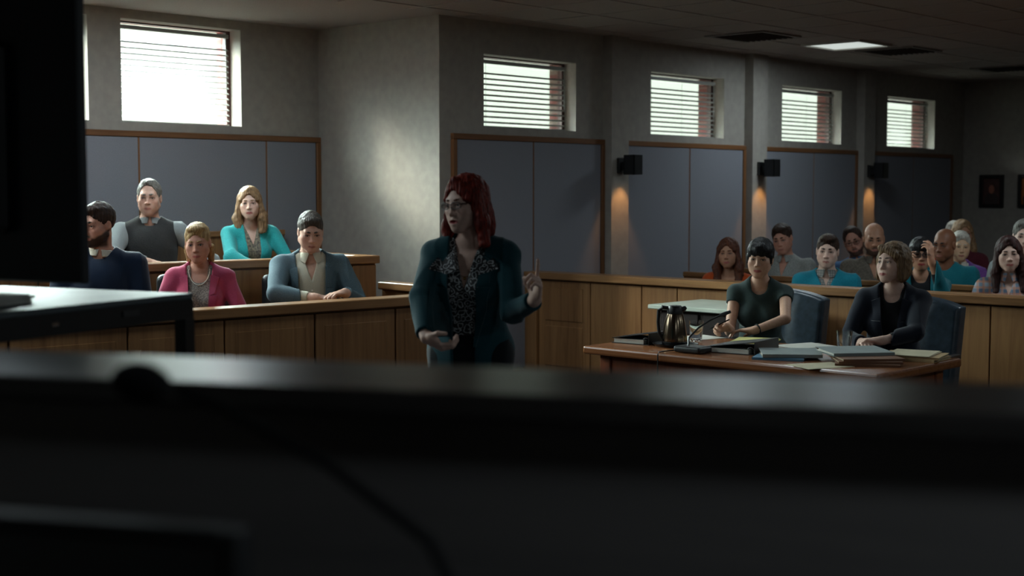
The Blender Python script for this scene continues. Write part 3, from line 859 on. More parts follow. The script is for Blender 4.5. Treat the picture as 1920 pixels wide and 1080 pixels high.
def window(n, x0, x1, z0, z1, y, label, where):
    b = MB(); t = .035
    b.mm((x0-.03, y+.005, z0-.03), (x0+.006, y+.05, z1+.03)); b.mm((x1-t, y+.005, z0-.03), (x1+.01, y+.05, z1+.03)); b.mm((x0+.006, y+.005, z0-.03), (x1-t, y+.05, z0+.005)); b.mm((x0+.006, y+.005, z1-.012), (x1-t, y+.05, z1+.03))
    w = b.build('window_%d' % n, FRAMEM); tag(w, kind='structure')
    MB().mm((x0, y+.022, z0), (x1-t*.6, y+.028, z1-.006)).build('pane', PANE, w)
    # the blind hangs inside the reveal
    xa, xb, yb = x0+.012, x1-.055, y-.045
    r = empty('window_blind', ((xa+xb)/2, yb, z0), 0, label, 'blind', 'slatted blinds in the windows')
    L2 = (xb-xa)/2; H = z1-z0; top = H-.050
    MB().box((0, 0, top), (2*L2, .034, .030), bev=.004).build('headrail', SLAT, r)
    s = MB(); pit = .043; k = int((top-.075)/pit)
    for i in range(k):
        z = .044+i*pit; a = math.radians(30)
        pr = [(-.0165*math.cos(a), -.0165*math.sin(a)), (0, .0028), (.0165*math.cos(a), .0165*math.sin(a))]
        for (ya, za), (yb2, zb2) in zip(pr[:-1], pr[1:]):
            v = [s.bm.verts.new((sx*L2, yy, z+zz+dz)) for dz in (0, .0012) for sx, yy, zz in ((-1,ya,za),(1,ya,za),(1,yb2,zb2),(-1,yb2,zb2))]
            for q in ((0,1,2,3),(7,6,5,4),(0,4,5,1),(1,5,6,2),(2,6,7,3),(3,7,4,0)): s.bm.faces.new([v[i_] for i_ in q])
    s.build('slats', SLAT, r)
    MB().box((0, 0, .009), (2*L2, .026, .012), bev=.003).build('bottom_rail', SLAT, r)
    for x in (-L2*.86, L2*.86) if x1-x0 < 1.15 else (-L2*.86, 0, L2*.86):
        MB().tube([(x, -.017, .012), (x, -.017, top)], .0012, 5).build('ladder_cord', SLAT, r)
    MB().tube([(L2*.93, -.024, top), (L2*.93, -.026, top*.35)], .0035, 6).build('wand', SLAT, r, smooth=True)
    return r
for i, (a, b_) in enumerate(WIN):
    window(i+1, a, b_, 2.115, 2.69, YW+.125, ['slatted blind in the high window nearest the corner, left of the first pilaster', 'slatted blind in the second high window, between the first and second wall lamps', 'slatted blind in the third high window, between the second and third wall lamps', 'slatted blind in the last high window before the far corner'][i], '')
for i, (a, b_) in enumerate(JW):
    window(i+5, a, b_, 2.12, 2.88, YA+.14, ['slatted blind in the jury-side window, hidden behind the big screen', 'slatted blind in the jury-side window beside the edge of the big black screen', 'large bright slatted blind in the window above the jury'][i], '')

# wall lamps
def sconce(x, label):
    r = empty('wall_sconce', (x, YW-.1, 1.75), 0, label, 'wall lamp', 'black wall lamps on the pilasters')
    MB().mm((-.05, -.03, .015), (.05, 0, .145), bev=.003).build('wall_plate', BLACKM, r)
    MB().mm((-.02, -.10, .05), (.02, -.02, .11)).build('arm', BLACKM, r)
    b = MB(); y0, y1, w = -.20, -.085, .058
    b.mm((-w, y0, 0), (-w+.005, y1, .17)); b.mm((w-.005, y0, 0), (w, y1, .17)); b.mm((-w, y0, 0), (w, y0+.005, .17)); b.mm((-w, y1-.005, 0), (w, y1, .17)); b.mm((-w, y0, .165), (w, y1, .17))
    b.build('shade', BLACKM, r)
    MB().lathe([(.030,0),(.034,.012),(.020,.05)], c=(0,-.142,.055)).build('bulb', emit('warm_bulb', (1,.62,.30,1), 6.), r, smooth=True)
    l = bpy.data.lights.new('sconce_light', 'SPOT'); l.energy = 3.2; l.color = (1,.47,.15); l.spot_size = math.radians(66); l.spot_blend = .5; l.shadow_soft_size = .03
    o = bpy.data.objects.new('sconce_light', l); C.objects.link(o); o.parent = r; o.location = (0,-.142,.03); o.rotation_euler = (math.radians(12),0,0)
sconce(9.536, 'black wall lamp on the first pilaster, right of the standing attorney')
sconce(11.745, 'black wall lamp on the second pilaster, above the spectator in pale grey')
sconce(13.942, 'black wall lamp on the third pilaster, nearest the far corner')

# ceiling lamps and vents
LAMPM = emit('lamp_diffuser', (.86,.95,.90,1), .30)
def ceiling_light(x, y, label, group, w=.585, power=None):
    r = empty('ceiling_light', (x, y, ZC), 0, label, 'ceiling light', group)
    b = MB(); h = w/2
    for s_ in (1,-1): b.box((s_*(h-.012), 0, -.010), (.024, w, .022)); b.box((0, s_*(h-.012), -.010), (w-.048, .024, .022))
    b.build('frame', plain('lamp_frame', lin(190,186,180), .5), r)
    MB().box((0, 0, -.006), (w-.05, w-.05, .006)).build('diffuser', LAMPM, r)
    if power:
        l = bpy.data.lights.new('panel_light', 'AREA'); l.shape = 'SQUARE'; l.size = w-.06; l.energy = power; l.color = (.80,.94,1.)
        o = bpy.data.objects.new('panel_light', l); C.objects.link(o); o.parent = r; o.location = (0,0,-.03)
    return r
ceiling_light(11.46, 6.50, 'lit square ceiling panel above the gallery', None, .60, 8.)
def vent(x, y, label):
    r = empty('ceiling_vent', (x, y, ZC), 0, label, 'vent', 'dark ceiling vents')
    b = MB(); h = .30
    for s_ in (1,-1): b.box((s_*(h-.02), 0, -.006), (.04, .6, .014)); b.box((0, s_*(h-.02), -.006), (.52, .04, .014))
    b.build('frame', plain('vent_frame', lin(128,120,116), .6), r)
    s_ = MB()
    for k in range(9): s_.box((0, 0, 0), (.52, .045, .004), M=Matrix.Translation((0, -.22+k*.055, -.008)) @ Matrix.Rotation(.6, 4, 'X'))
    s_.build('louvres', plain('vent_louvre', lin(100,94,92), .6), r)
vent(10.3, 6.75, 'dark ceiling vent left of the lit ceiling panel'); vent(12.3, 6.42, 'dark ceiling vent right of the lit ceiling panel'); vent(14.85, 6.45, 'dark ceiling vent at the right edge of the picture')

# framed portraits on the end wall: plain figures painted on board
def portrait(y0, y1, z0, z1, label, back):
    r = empty('picture_frame', (XB, (y0+y1)/2, z0), 0, label, 'picture', 'framed portraits on the end wall')
    w, h = abs(y1-y0), z1-z0; t = .045
    b = MB()
    for s_ in (1,-1): b.box((-.018, s_*(w/2-t/2), h/2), (.036, t, h), bev=.006); b.box((-.018, 0, h/2+s_*(h/2-t/2)), (.036, w-2*t, t), bev=.006)
    b.build('frame', plain('frame_black', lin(20,19,20), .35), r)
    MB().box((-.008, 0, h/2), (.012, w-2*t, h-2*t)).build('canvas', noise_mat('canvas_'+label[:6], back, tuple(v*.5 for v in back[:3])+(1,), (9,9,9), rough=.6), r)
    m = MB(); hh = h-2*t
    poly = [(-.13*w*2, 0), (-.30*w, .28*hh), (-.12*w, .42*hh), (.12*w, .42*hh), (.30*w, .28*hh), (.26*w, 0)]
    m.prism([(p[0], p[1]) for p in poly], .003, Matrix.Translation((-.014, 0, t)) @ Matrix(((0,0,-1,0),(1,0,0,0),(0,1,0,0),(0,0,0,1))))
    m.build('painted_shoulders', plain('portrait_dark', lin(60,44,42), .6), r)
    m = MB(); m.prism([(.11*w*math.cos(a), .58*hh+.17*hh*math.sin(a)) for a in np.linspace(0, 2*PI, 20)[:-1]], .004, Matrix.Translation((-.014, 0, t)) @ Matrix(((0,0,-1,0),(1,0,0,0),(0,1,0,0),(0,0,0,1))))
    m.build('painted_face', plain('portrait_face', lin(170,104,84), .6), r)
portrait(7.473, 7.166, 1.405, 1.81, 'black framed portrait on the end wall above the spectators', lin(96,64,60))
portrait(6.99, 6.68, 1.405, 1.81, 'black framed picture with orange tones cut by the right edge of the picture', lin(190,110,50))
# ------------------------------------------------------------------ the people
FAIR = lin(205,165,146); PALE = lin(214,180,164); TAN = lin(178,132,106); RUDDY = lin(200,148,128); BROWN = lin(128,84,62)
LIPF = lin(170,95,92); LIPM = lin(168,108,98); LIPR = lin(150,60,62)
plain('shoe_leather', lin(28,26,26), .35)
H_RED = hair_mat('red_hair', lin(140,44,28), lin(70,20,16)); H_BLACK = hair_mat('black_hair', lin(24,21,23), lin(12,11,13), .5)
H_GREY = hair_mat('grey_hair', lin(128,124,116), lin(78,74,70)); H_BLOND = hair_mat('blond_hair', lin(196,166,118), lin(136,106,70))
H_LBROWN = hair_mat('light_brown_hair', lin(160,128,92), lin(98,74,54)); H_BROWN = hair_mat('brown_hair', lin(66,46,36), lin(36,26,22))
H_AUBURN = hair_mat('auburn_hair', lin(108,60,40), lin(56,34,27)); H_DRED = hair_mat('dark_red_hair', lin(62,28,24), lin(30,17,17)); H_WHITE = hair_mat('white_hair', lin(214,208,196), lin(160,154,144))
H_DKBLOND = hair_mat('dark_blond_hair', lin(142,112,80), lin(84,64,46))
WIRE = plain('spectacle_wire', lin(22,20,22), .3, .2)
LENS = pane_mat('spectacle_lens', (.93,.95,.96,1), .8); SHADE_LENS = pane_mat('tinted_lens', (.25,.26,.28,1), .8)
GOLD = plain('gold_metal', lin(190,150,80), .25, 1.)
WHITE_BTN = plain('pearl_button', lin(225,220,205), .3)

def paisley(name, dark, light, sc=26.):
    m, nt, b = new_mat(name); N, L = nt.nodes, nt.links
    tc = N.new('ShaderNodeTexCoord')
    nz = N.new('ShaderNodeTexNoise'); nz.inputs['Scale'].default_value = 30.
    L.new(tc.outputs['Object'], nz.inputs['Vector'])
    av = N.new('ShaderNodeVectorMath'); av.operation = 'MULTIPLY_ADD'; av.inputs[1].default_value = (.03,.03,.03)
    L.new(nz.outputs['Color'], av.inputs[0]); L.new(tc.outputs['Object'], av.inputs[2])
    vo = N.new('ShaderNodeTexVoronoi'); vo.inputs['Scale'].default_value = sc; L.new(av.outputs[0], vo.inputs['Vector'])
    mt = N.new('ShaderNodeMath'); mt.operation = 'MULTIPLY'; mt.inputs[1].default_value = 16.
    L.new(vo.outputs['Distance'], mt.inputs[0])
    sn = N.new('ShaderNodeMath'); sn.operation = 'SINE'; L.new(mt.outputs[0], sn.inputs[0])
    cr = N.new('ShaderNodeValToRGB'); e = cr.color_ramp.elements
    e[0].position = .55; e[0].color = dark; e[1].position = .75; e[1].color = light
    L.new(sn.outputs[0], cr.inputs['Fac']); L.new(cr.outputs['Color'], b.inputs['Base Color'])
    b.inputs['Roughness'].default_value = .6
    MATS[name] = m
    return m

def plaid(name, base, c2, c3, sc=22.):
    m, nt, b = new_mat(name); N, L = nt.nodes, nt.links
    tc = N.new('ShaderNodeTexCoord'); sp = N.new('ShaderNodeSeparateXYZ'); L.new(tc.outputs['Object'], sp.inputs[0])
    prev = None
    for ax, col, f, ph in ((0, c2, sc, 0.), (2, c2, sc, .6), (0, c3, sc*2, .8), (2, c3, sc*2, 2.)):
        mt = N.new('ShaderNodeMath'); mt.operation = 'MULTIPLY_ADD'; mt.inputs[1].default_value = f*2*PI; mt.inputs[2].default_value = ph
        L.new(sp.outputs[ax], mt.inputs[0])
        sn = N.new('ShaderNodeMath'); sn.operation = 'SINE'; L.new(mt.outputs[0], sn.inputs[0])
        gt = N.new('ShaderNodeMapRange'); gt.inputs['From Min'].default_value = .2; gt.inputs['From Max'].default_value = .5; gt.inputs['To Max'].default_value = .55
        L.new(sn.outputs[0], gt.inputs['Value'])
        mx = N.new('ShaderNodeMix'); mx.data_type = 'RGBA'; mx.inputs['B'].default_value = col
        if prev is None: mx.inputs['A'].default_value = base
        else: L.new(prev, mx.inputs['A'])
        L.new(gt.outputs['Result'], mx.inputs['Factor']); prev = mx.outputs['Result']
    L.new(prev, b.inputs['Base Color']); b.inputs['Roughness'].default_value = .85
    MATS[name] = m
    return m

def lapels(fig, ops, mat, root, notch=True, z0=.20, z1=.47, w0=.012, w1=.062, wide=.075, name='lapel', t=.012):
    """two folded lapels running down the edges of the jacket opening"""
    for sg in (1,-1):
        e = lambda z: w0+(w1-w0)*(z-z0)/(z1-z0)
        zm = z0+(z1-z0)*.62
        q = [[(sg*(e(z0)-.004), z0), (sg*(e(z0)+.010), z0), (sg*(e(zm)+wide), zm), (sg*(e(zm)-.004), zm)],
             [(sg*(e(zm)-.004), zm), (sg*(e(zm)+wide-.014), zm+.012), (sg*(e(z1)+.045), z1-.030), (sg*(e(z1)-.004), z1-.01)]]
        patch(name, ops, fig, q, mat, root, t=t, n=(6,12))

def necklace(fig, root, drop=.10, r=.075, mat=None, pendant=True, ops=None, thick=.0012):
    pts = []
    for k in range(31):
        a = -PI*.62+PI*1.24*k/30
        x = r*math.sin(a); z = .455*1-.0-drop*max(0, math.cos(a))**1.3+.02*(1-math.cos(a))
        pts.append((x, z))
    org = np.array([fig.P+(fig.R*x+fig.F*.5+fig.U*z)*fig.sc for x, z in pts]); hit = trace(ops, org, -fig.F)
    b = MB(); b.tube([p+fig.F*thick for p in hit], thick, 6)
    g = b.build('necklace', mat or GOLD, root, smooth=True)
    if pendant:
        c = hit[15]+fig.F*.003-fig.U*.006; v, q = surface([('u', ell(c, (.006,.003,.008), fig.B), 0)], c-.012, c+.012, .0015)
        np_mesh('pendant', v, q, mat or GOLD, g)
    return g

NAVY = cloth_mat('navy_wool', lin(16,34,58), sc=240); DKTEAL = cloth_mat('dark_teal_wool', lin(8,66,74), lin(5,50,58), sc=420)
BLACKC = cloth_mat('black_cloth', lin(20,21,25), lin(14,15,18)); CHAR = cloth_mat('charcoal_knit', lin(52,52,52), lin(38,38,38), sc=200, bump=.5)
SHIRTGREY = cloth_mat('grey_shirt_cotton', lin(140,146,146), lin(122,128,130)); PINKC = cloth_mat('pink_wool', lin(178,72,102), lin(150,58,88)); 
TURQ = cloth_mat('turquoise_knit', lin(52,176,176), lin(38,146,150), sc=180, bump=.5); SPECK = noise_mat('speckled_blouse', lin(168,160,150), lin(84,78,76), (150,150,150), rough=.7)
GREYBLUE = noise_mat('grey_blue_tweed', lin(88,108,116), lin(62,80,90), (260,260,260), rough=.9, bump=.3); CREAM = cloth_mat('cream_cotton', lin(196,192,172), lin(176,172,154))
FLORAL = noise_mat('floral_blouse', lin(150,140,118), lin(70,66,66), (75,75,75), rough=.7)
DKGREEN = cloth_mat('dark_green_crepe', lin(50,66,64), lin(40,54,54), bump=.15); ORANGE = cloth_mat('orange_jersey', lin(196,84,34), lin(166,66,26)); PALEGREY = cloth_mat('pale_grey_cotton', lin(156,158,154), lin(132,136,134), sc=90)
TEALK = cloth_mat('teal_knit', lin(22,132,152), lin(16,108,130), sc=200, bump=.4); CHECK = plaid('small_check', lin(170,168,160), lin(60,62,66), lin(96,98,100), 60.)
BLUEC = cloth_mat('blue_cotton', lin(70,106,146), lin(54,84,120)); BROWNGREY = cloth_mat('brown_grey_cotton', lin(108,100,90), lin(84,78,70), sc=60); TEALD = cloth_mat('teal_velour', lin(10,104,114), lin(8,80,92))
PURPLE = cloth_mat('purple_knit', lin(128,82,156), lin(98,60,128), sc=160, bump=.5); WHITEC = cloth_mat('white_cotton', lin(214,210,198), lin(190,188,178)); MAROON = cloth_mat('maroon_knit', lin(92,34,44), lin(66,24,34))
PLAID = plaid('plaid_cotton', lin(150,168,182), lin(40,56,84), lin(186,120,80), 13.); REDC = cloth_mat('red_cotton', lin(186,52,36)); DKTROUS = cloth_mat('dark_trousers', lin(30,31,36), lin(22,23,28)); PAISLEY = paisley('paisley_print', lin(16,18,22), lin(178,182,184), 40.); 
NAVYJ = cloth_mat('navy_suiting', lin(24,30,44), lin(18,22,34), sc=400)

def cast_attorney():
    eye, face = (4.012,4.068,1.561), 211
    kw = dict(sex='f', sc=.985, sit=False, yaw=math.radians(-28), pitch=math.radians(4), roll=math.radians(4), neck=.012)
    f0, loc, a = place(kw, eye, face, 0.)
    kw = world_arms(kw, eye, face, 0., R=dict(elbow=(3.825,4.083,1.149), wrist=(3.80,4.03,1.105), dir=(.16,-.40,-.22), palm=(.62,-.25,.50), curl=(.85,.95,1.0,1.05), thumb=.35),
                    L=dict(elbow=(4.085,3.80,1.08), wrist=(4.03,3.66,1.165), dir=(-.20,-.42,1.), palm=(-.75,.35,.05), curl=(.06,1.35,1.45,1.45), thumb=.55))
    f, r = person('standing person with long red hair and glasses in a dark teal pantsuit, one finger raised', kw, eye, face, 0.)
    skin_body(f, r, PALE, LIPR, .0034, mouth=1., jaw=.98)
    face_bits(f, r, H_AUBURN, (.10,.12,.10), look=.1)
    hair(f, r, H_RED, 'centre', -.178, .0036)
    glasses(f, r, WIRE, LENS, hgt=.0145)
    bl, body, ops = garment('blouse', f, r, PAISLEY, o=.007, slo=.005, slo2=.006, end=.88, neck=[wedge(f, .285, .50, .062)], fold=.0012, res=.005)
    necklace(f, r, ops=[('u', g, k) for _, g, k in f.torso(-.004)+f.traps(-.0024)], drop=.115, r=.07)
    jk, jb, jo = garment('jacket', f, r, DKTEAL, o=.020, sleeve='long', slo=.011, slo2=.014, end=.90, pad=.010, skirt=.012, hem=-.20, fold=.0026,
                         neck=[wedge(f, .02, .52, .082, .044, .02), wedge(f, -.30, .03, .046, .052, .02)], res=.005)
    for sg in (1,-1):   # lapels and the wide pointed collar of the blouse laid over them
        patch('lapel', jo_ok(jb), f, [[(sg*.045,.05), (sg*.055,.05), (sg*.118,.30), (sg*.062,.30)], [(sg*.062,.30), (sg*.112,.318), (sg*.112,.405), (sg*.078,.43)]], DKTEAL, r, t=.011, n=(5,12))
        patch('collar', jo_ok(jb), f, [[(sg*.030,.372), (sg*.070,.352), (sg*.094,.405), (sg*.052,.455)], [(sg*.070,.352), (sg*.142,.376), (sg*.118,.420), (sg*.094,.405)]], PAISLEY, r, t=.012, n=(6,8), sink=.010)
    b = MB(); pts = [f.t(.128*math.sin(t_), .096*math.cos(t_)+.0, .10) for t_ in np.linspace(-1.9, 1.9, 25)]
    trousers(f, r, cloth_mat('black_teal_trousers', lin(10,20,25), lin(8,15,19)), o=.014)

def fig_torso(f): return f.torso(.021)+f.traps(.017)
def jo_ok(ops): return ops

def cast_counsel():
    # writing at the table
    eye, face = (7.08,4.584,1.194), 207
    kw = dict(sex='f', sc=.95, lean=.16, yaw=math.radians(-3), pitch=math.radians(3), roll=math.radians(-2), neck=.01)
    kw = world_arms(kw, eye, face, 0., R=dict(elbow=(7.02,4.735,.80), wrist=(6.825,4.62,.80), dir=(-.55,.25,.02), palm=(-.1,-.75,-.45), curl=(.95,1.0,1.1,1.15), thumb=.6),
                    L=dict(elbow=(6.985,4.33,.79), wrist=(6.835,4.50,.775), dir=(-.2,.9,.0), palm=(-.1,.0,-1), curl=(.35,.4,.45,.5), thumb=.3))
    f, r = person('person with black fringed hair in a dark green dress, holding a pen at the table', kw, eye, face, 0.)
    skin_body(f, r, lin(206,164,140), LIPF, .004, jaw=1.0, nose=.985)
    face_bits(f, r, H_BLACK, (.03,.02,.015), look=-.02)
    hair(f, r, H_BLACK, 'bangs')
    garment('dress', f, r, DKGREEN, o=.010, sleeve='cap', slo=.010, slo2=.01, neck=[cap(f.N+f.F*.035-f.U*.010, f.N+f.F*.035+f.U*.2, .048, .09)], fold=.0028, legs=.014, res=.0055)
    a = f.arm['L']; p = a['e']+(a['w']-a['e'])*.86; d = nrm(a['w']-a['e']); u = nrm(np.cross(d, (0,0,1))); v = np.cross(u, d)
    b = MB(); b.tube([p+(u*math.cos(t)+v*math.sin(t))*.0285 for t in np.linspace(0, 2*PI, 25)], .004, 8); b.build('bracelet', BLACKC, r, smooth=True)
    a = f.arm['R']; c = a['w']+a['D']*.075+a['T']*.035+a['n']*.012
    # pen held in the fingers: lies free in the room, so a thing of its own
    M = r.matrix_basis.copy(); M = Matrix.Translation(r.location) @ Matrix.Rotation(r.rotation_euler.z, 4, 'Z')
    c = M @ Vector(c)
    pd = Vector((.30,-.50,.30)).normalized()
    pen = MB(); pen.lathe([(.0008,-.075),(.0035,-.062),(.0042,-.05),(.0042,.055),(.0036,.06),(.0030,.062)], n=10)
    po = pen.build('pen', plain('pen_black', lin(18,18,20), .25), None, smooth=True)
    po.rotation_mode = 'QUATERNION'; po.rotation_quaternion = Vector((0,0,1)).rotation_difference(pd); po.location = c
    tag(po, 'black pen held in the hand of the person in the dark green dress', 'pen')
    # listening, bob hair
    eye, face = (7.09,3.762,1.207), 200
    kw = dict(sex='f', sc=.96, lean=.10, yaw=math.radians(-30), pitch=math.radians(-4), roll=math.radians(2), neck=.015)
    kw = world_arms(kw, eye, face, 0., R=dict(elbow=(7.02,3.93,.80), wrist=(6.86,3.77,.775), dir=(-.5,-.5,.0), palm=(0,0,-1), curl=(.5,.55,.6,.6), thumb=.3),
                    L=dict(elbow=(7.03,3.54,.81), wrist=(6.85,3.655,.79), dir=(-.35,.6,.05), palm=(-.1,.1,-1), curl=(.7,.8,.85,.9), thumb=.4))
    f, r = person('person with dark blond bob in a navy blazer, seated at the table', kw, eye, face, 0.)
    skin_body(f, r, PALE, LIPF, .004, jaw=.98)
    face_bits(f, r, H_BROWN, (.05,.07,.08), look=.1, lookv=.1)
    hair(f, r, H_DKBLOND, 'bob')
    garment('top', f, r, BLACKC, o=.007, slo=.004, slo2=.004, end=.7, neck=[cap(f.N+f.F*.05-f.U*.012, f.N+f.F*.05+f.U*.2, .046, .09)], fold=.001)
    _, jb, _ = garment('blazer', f, r, NAVYJ, o=.020, slo=.015, slo2=.015, end=.93, pad=.005, skirt=.01, hem=-.13, neck=[wedge(f, .06, .50, .075, .02, .02), wedge(f, -.2, .07, .022, .03, .02)], fold=.0028)
    lapels(f, fig_torso(f), NAVYJ, r, z0=.10, z1=.46, w0=.026, w1=.068, wide=.055)
    trousers(f, r, DKTROUS)

def seated(label, eye, face, floor, sex='m', sc=1., skin=FAIR, lip=LIPM, hairmat=None, style='short', ends=-.2, head=None, pitch=0., roll=0., lean=.0, side=0., jaw=1., mouth=0., nose=1., fleshy=0., beard=None, stubble=0., iris=(.05,.04,.03), brow=None,
           arms=None, fat=1., res=.0046, twist=0., neck=.0, browt=.0034, headsc=1., look=0.):
    kw = dict(sex=sex, sc=sc, lean=lean, side=side, twist=twist, yaw=math.radians((face if head is None else head)-face), pitch=math.radians(pitch), roll=math.radians(roll), fat=fat, neck=neck, headsc=headsc, R=LAP_R, L=LAP_L)
    if arms: kw = world_arms(kw, eye, face, floor, **arms)
    f, r = person(label, kw, eye, face, floor)
    skin_body(f, r, skin, lip, res, jaw, mouth, nose, fleshy, beard, stubble)
    if hairmat: face_bits(f, r, brow or hairmat, iris, browt=browt, look=look)
    if style: hair(f, r, hairmat, style, ends, .0046)
    trousers(f, r, DKTROUS)
    return f, r

def shirt(f, r, mat, col=True, v=True, name='shirt', **k):
    o = garment(name, f, r, mat, o=k.pop('o', .008), slo=k.pop('slo', .009), slo2=k.pop('slo2', .012), neck=[wedge(f, .36, .50, .045)] if v else None, **k)
    if col: collar(f, r, mat)
    return o

def cast_jury():
    f, r = seated('bearded juror in a navy sweater and white collar, half hidden behind the big screen', (4.112,7.12,1.404), 235, .12, skin=RUDDY, hairmat=H_BROWN, style='short', head=196, pitch=6, beard=(.012,.009,.008), stubble=.93, sc=1.04, fat=1.12)
    collar(f, r, WHITEC, flare=.006, drop=.0, hgt=.040, spread=.25); garment('sweater', f, r, NAVY, o=.016, slo=.014, slo2=.012, fold=.003)
    f, r = seated('juror in a charcoal sweater vest over a grey shirt with grey hair, back row', (5.198,8.22,1.557), 238, .25, skin=FAIR, hairmat=H_GREY, style='receding', head=230, sc=1.03, fat=1.1, jaw=1., lean=-.04,
                  arms=dict(R=dict(elbow=(4.90,8.21,1.14), wrist=(5.05,7.98,1.135), dir=(.5,-.2,-.05), palm=(0,0,-1)), L=dict(elbow=(5.56,8.09,1.16), wrist=(5.43,8.0,1.03), palm=(0,0,-1))))
    collar(f, r, SHIRTGREY, flare=.008, drop=.0, hgt=.044, spread=.25); shirt(f, r, SHIRTGREY, col=False, v=True, slo=.012, slo2=.014, fold=.0035); garment('vest', f, r, CHAR, o=.018, sleeve='none', fold=.002)
    f, r = seated('juror in a pink blazer over a speckled top with blond hair pulled back, front row', (4.748,7.0,1.284), 232, .12, 'f', .96, skin=RUDDY, lip=LIPF, hairmat=H_BLOND, style='pulled', head=226, pitch=8, roll=3, iris=(.06,.10,.12))
    _, tb, _ = garment('top', f, r, SPECK, o=.007, slo=.004, slo2=.004, end=.7, neck=[cap(f.N+f.F*.06-f.U*.03, f.N+f.F*.06+f.U*.2, .050, .09)], fold=.0015)
    necklace(f, r, ops=tb, drop=.07, r=.066, mat=WHITE_BTN, pendant=False, thick=.0026)
    _, jb, _ = garment('blazer', f, r, PINKC, o=.018, slo=.012, slo2=.014, pad=.004, skirt=.01, hem=-.12, neck=[wedge(f, .03, .50, .080, .045, .02), wedge(f, -.2, .04, .046, .05, .02)])
    lapels(f, fig_torso(f), PINKC, r, z0=.10, z1=.46, w0=.052, w1=.075, wide=.045)
    f, r = seated('juror in a turquoise cardigan with long wavy blond hair, back row', (5.946,8.1,1.517), 248, .25, 'f', .98, skin=PALE, lip=LIPF, hairmat=H_LBROWN, style='long', ends=-.215, head=231, roll=2,
                  arms=dict(R=dict(elbow=(5.74,8.02,1.12), wrist=(5.86,7.82,1.06)), L=dict(elbow=(6.17,7.96,1.12), wrist=(6.08,7.78,1.06))))
    garment('blouse', f, r, FLORAL, o=.007, slo=.004, slo2=.004, end=.7, neck=[wedge(f, .34, .50, .055)], fold=.0015)
    garment('cardigan', f, r, TURQ, o=.016, slo=.012, slo2=.013, skirt=.01, hem=-.12, neck=[wedge(f, .0, .50, .060, .030, .02), wedge(f, -.2, .01, .032, .05, .02)], fold=.004)
    f, r = seated('juror in a grey-blue blazer and cream open shirt looking down, front row', (5.587,6.95,1.322), 236, .12, skin=FAIR, hairmat=hair_mat('grey_brown_hair', lin(88,80,72), lin(52,47,43)), style='short', head=238, pitch=17, fat=1.14, fleshy=1., sc=1.02,
                  arms=dict(R=dict(elbow=(5.36,7.02,1.0), wrist=(5.43,6.80,.945), dir=(.6,-.2,-.05), palm=(0,0,-1)), L=dict(elbow=(5.83,6.86,.99), wrist=(5.68,6.70,.945), dir=(-.8,.1,-.05), palm=(0,0,-1))))
    collar(f, r, CREAM, flare=.018, drop=.03, spread=.45); _, sb, _ = shirt(f, r, CREAM, col=False, slo=.006, slo2=.004, end=.8, fold=.004); buttons('button', sb, f, [(0,.30),(0,.22),(0,.14)], WHITE_BTN, r, r=.0065)
    _, jb, _ = garment('blazer', f, r, GREYBLUE, o=.020, slo=.013, slo2=.014, pad=.007, skirt=.012, hem=-.13, neck=[wedge(f, .0, .52, .094, .080, .02), wedge(f, -.2, .01, .082, .12, .02)], fold=.0035)
    lapels(f, fig_torso(f), GREYBLUE, r, z0=.08, z1=.46, w0=.082, w1=.092, wide=.045)

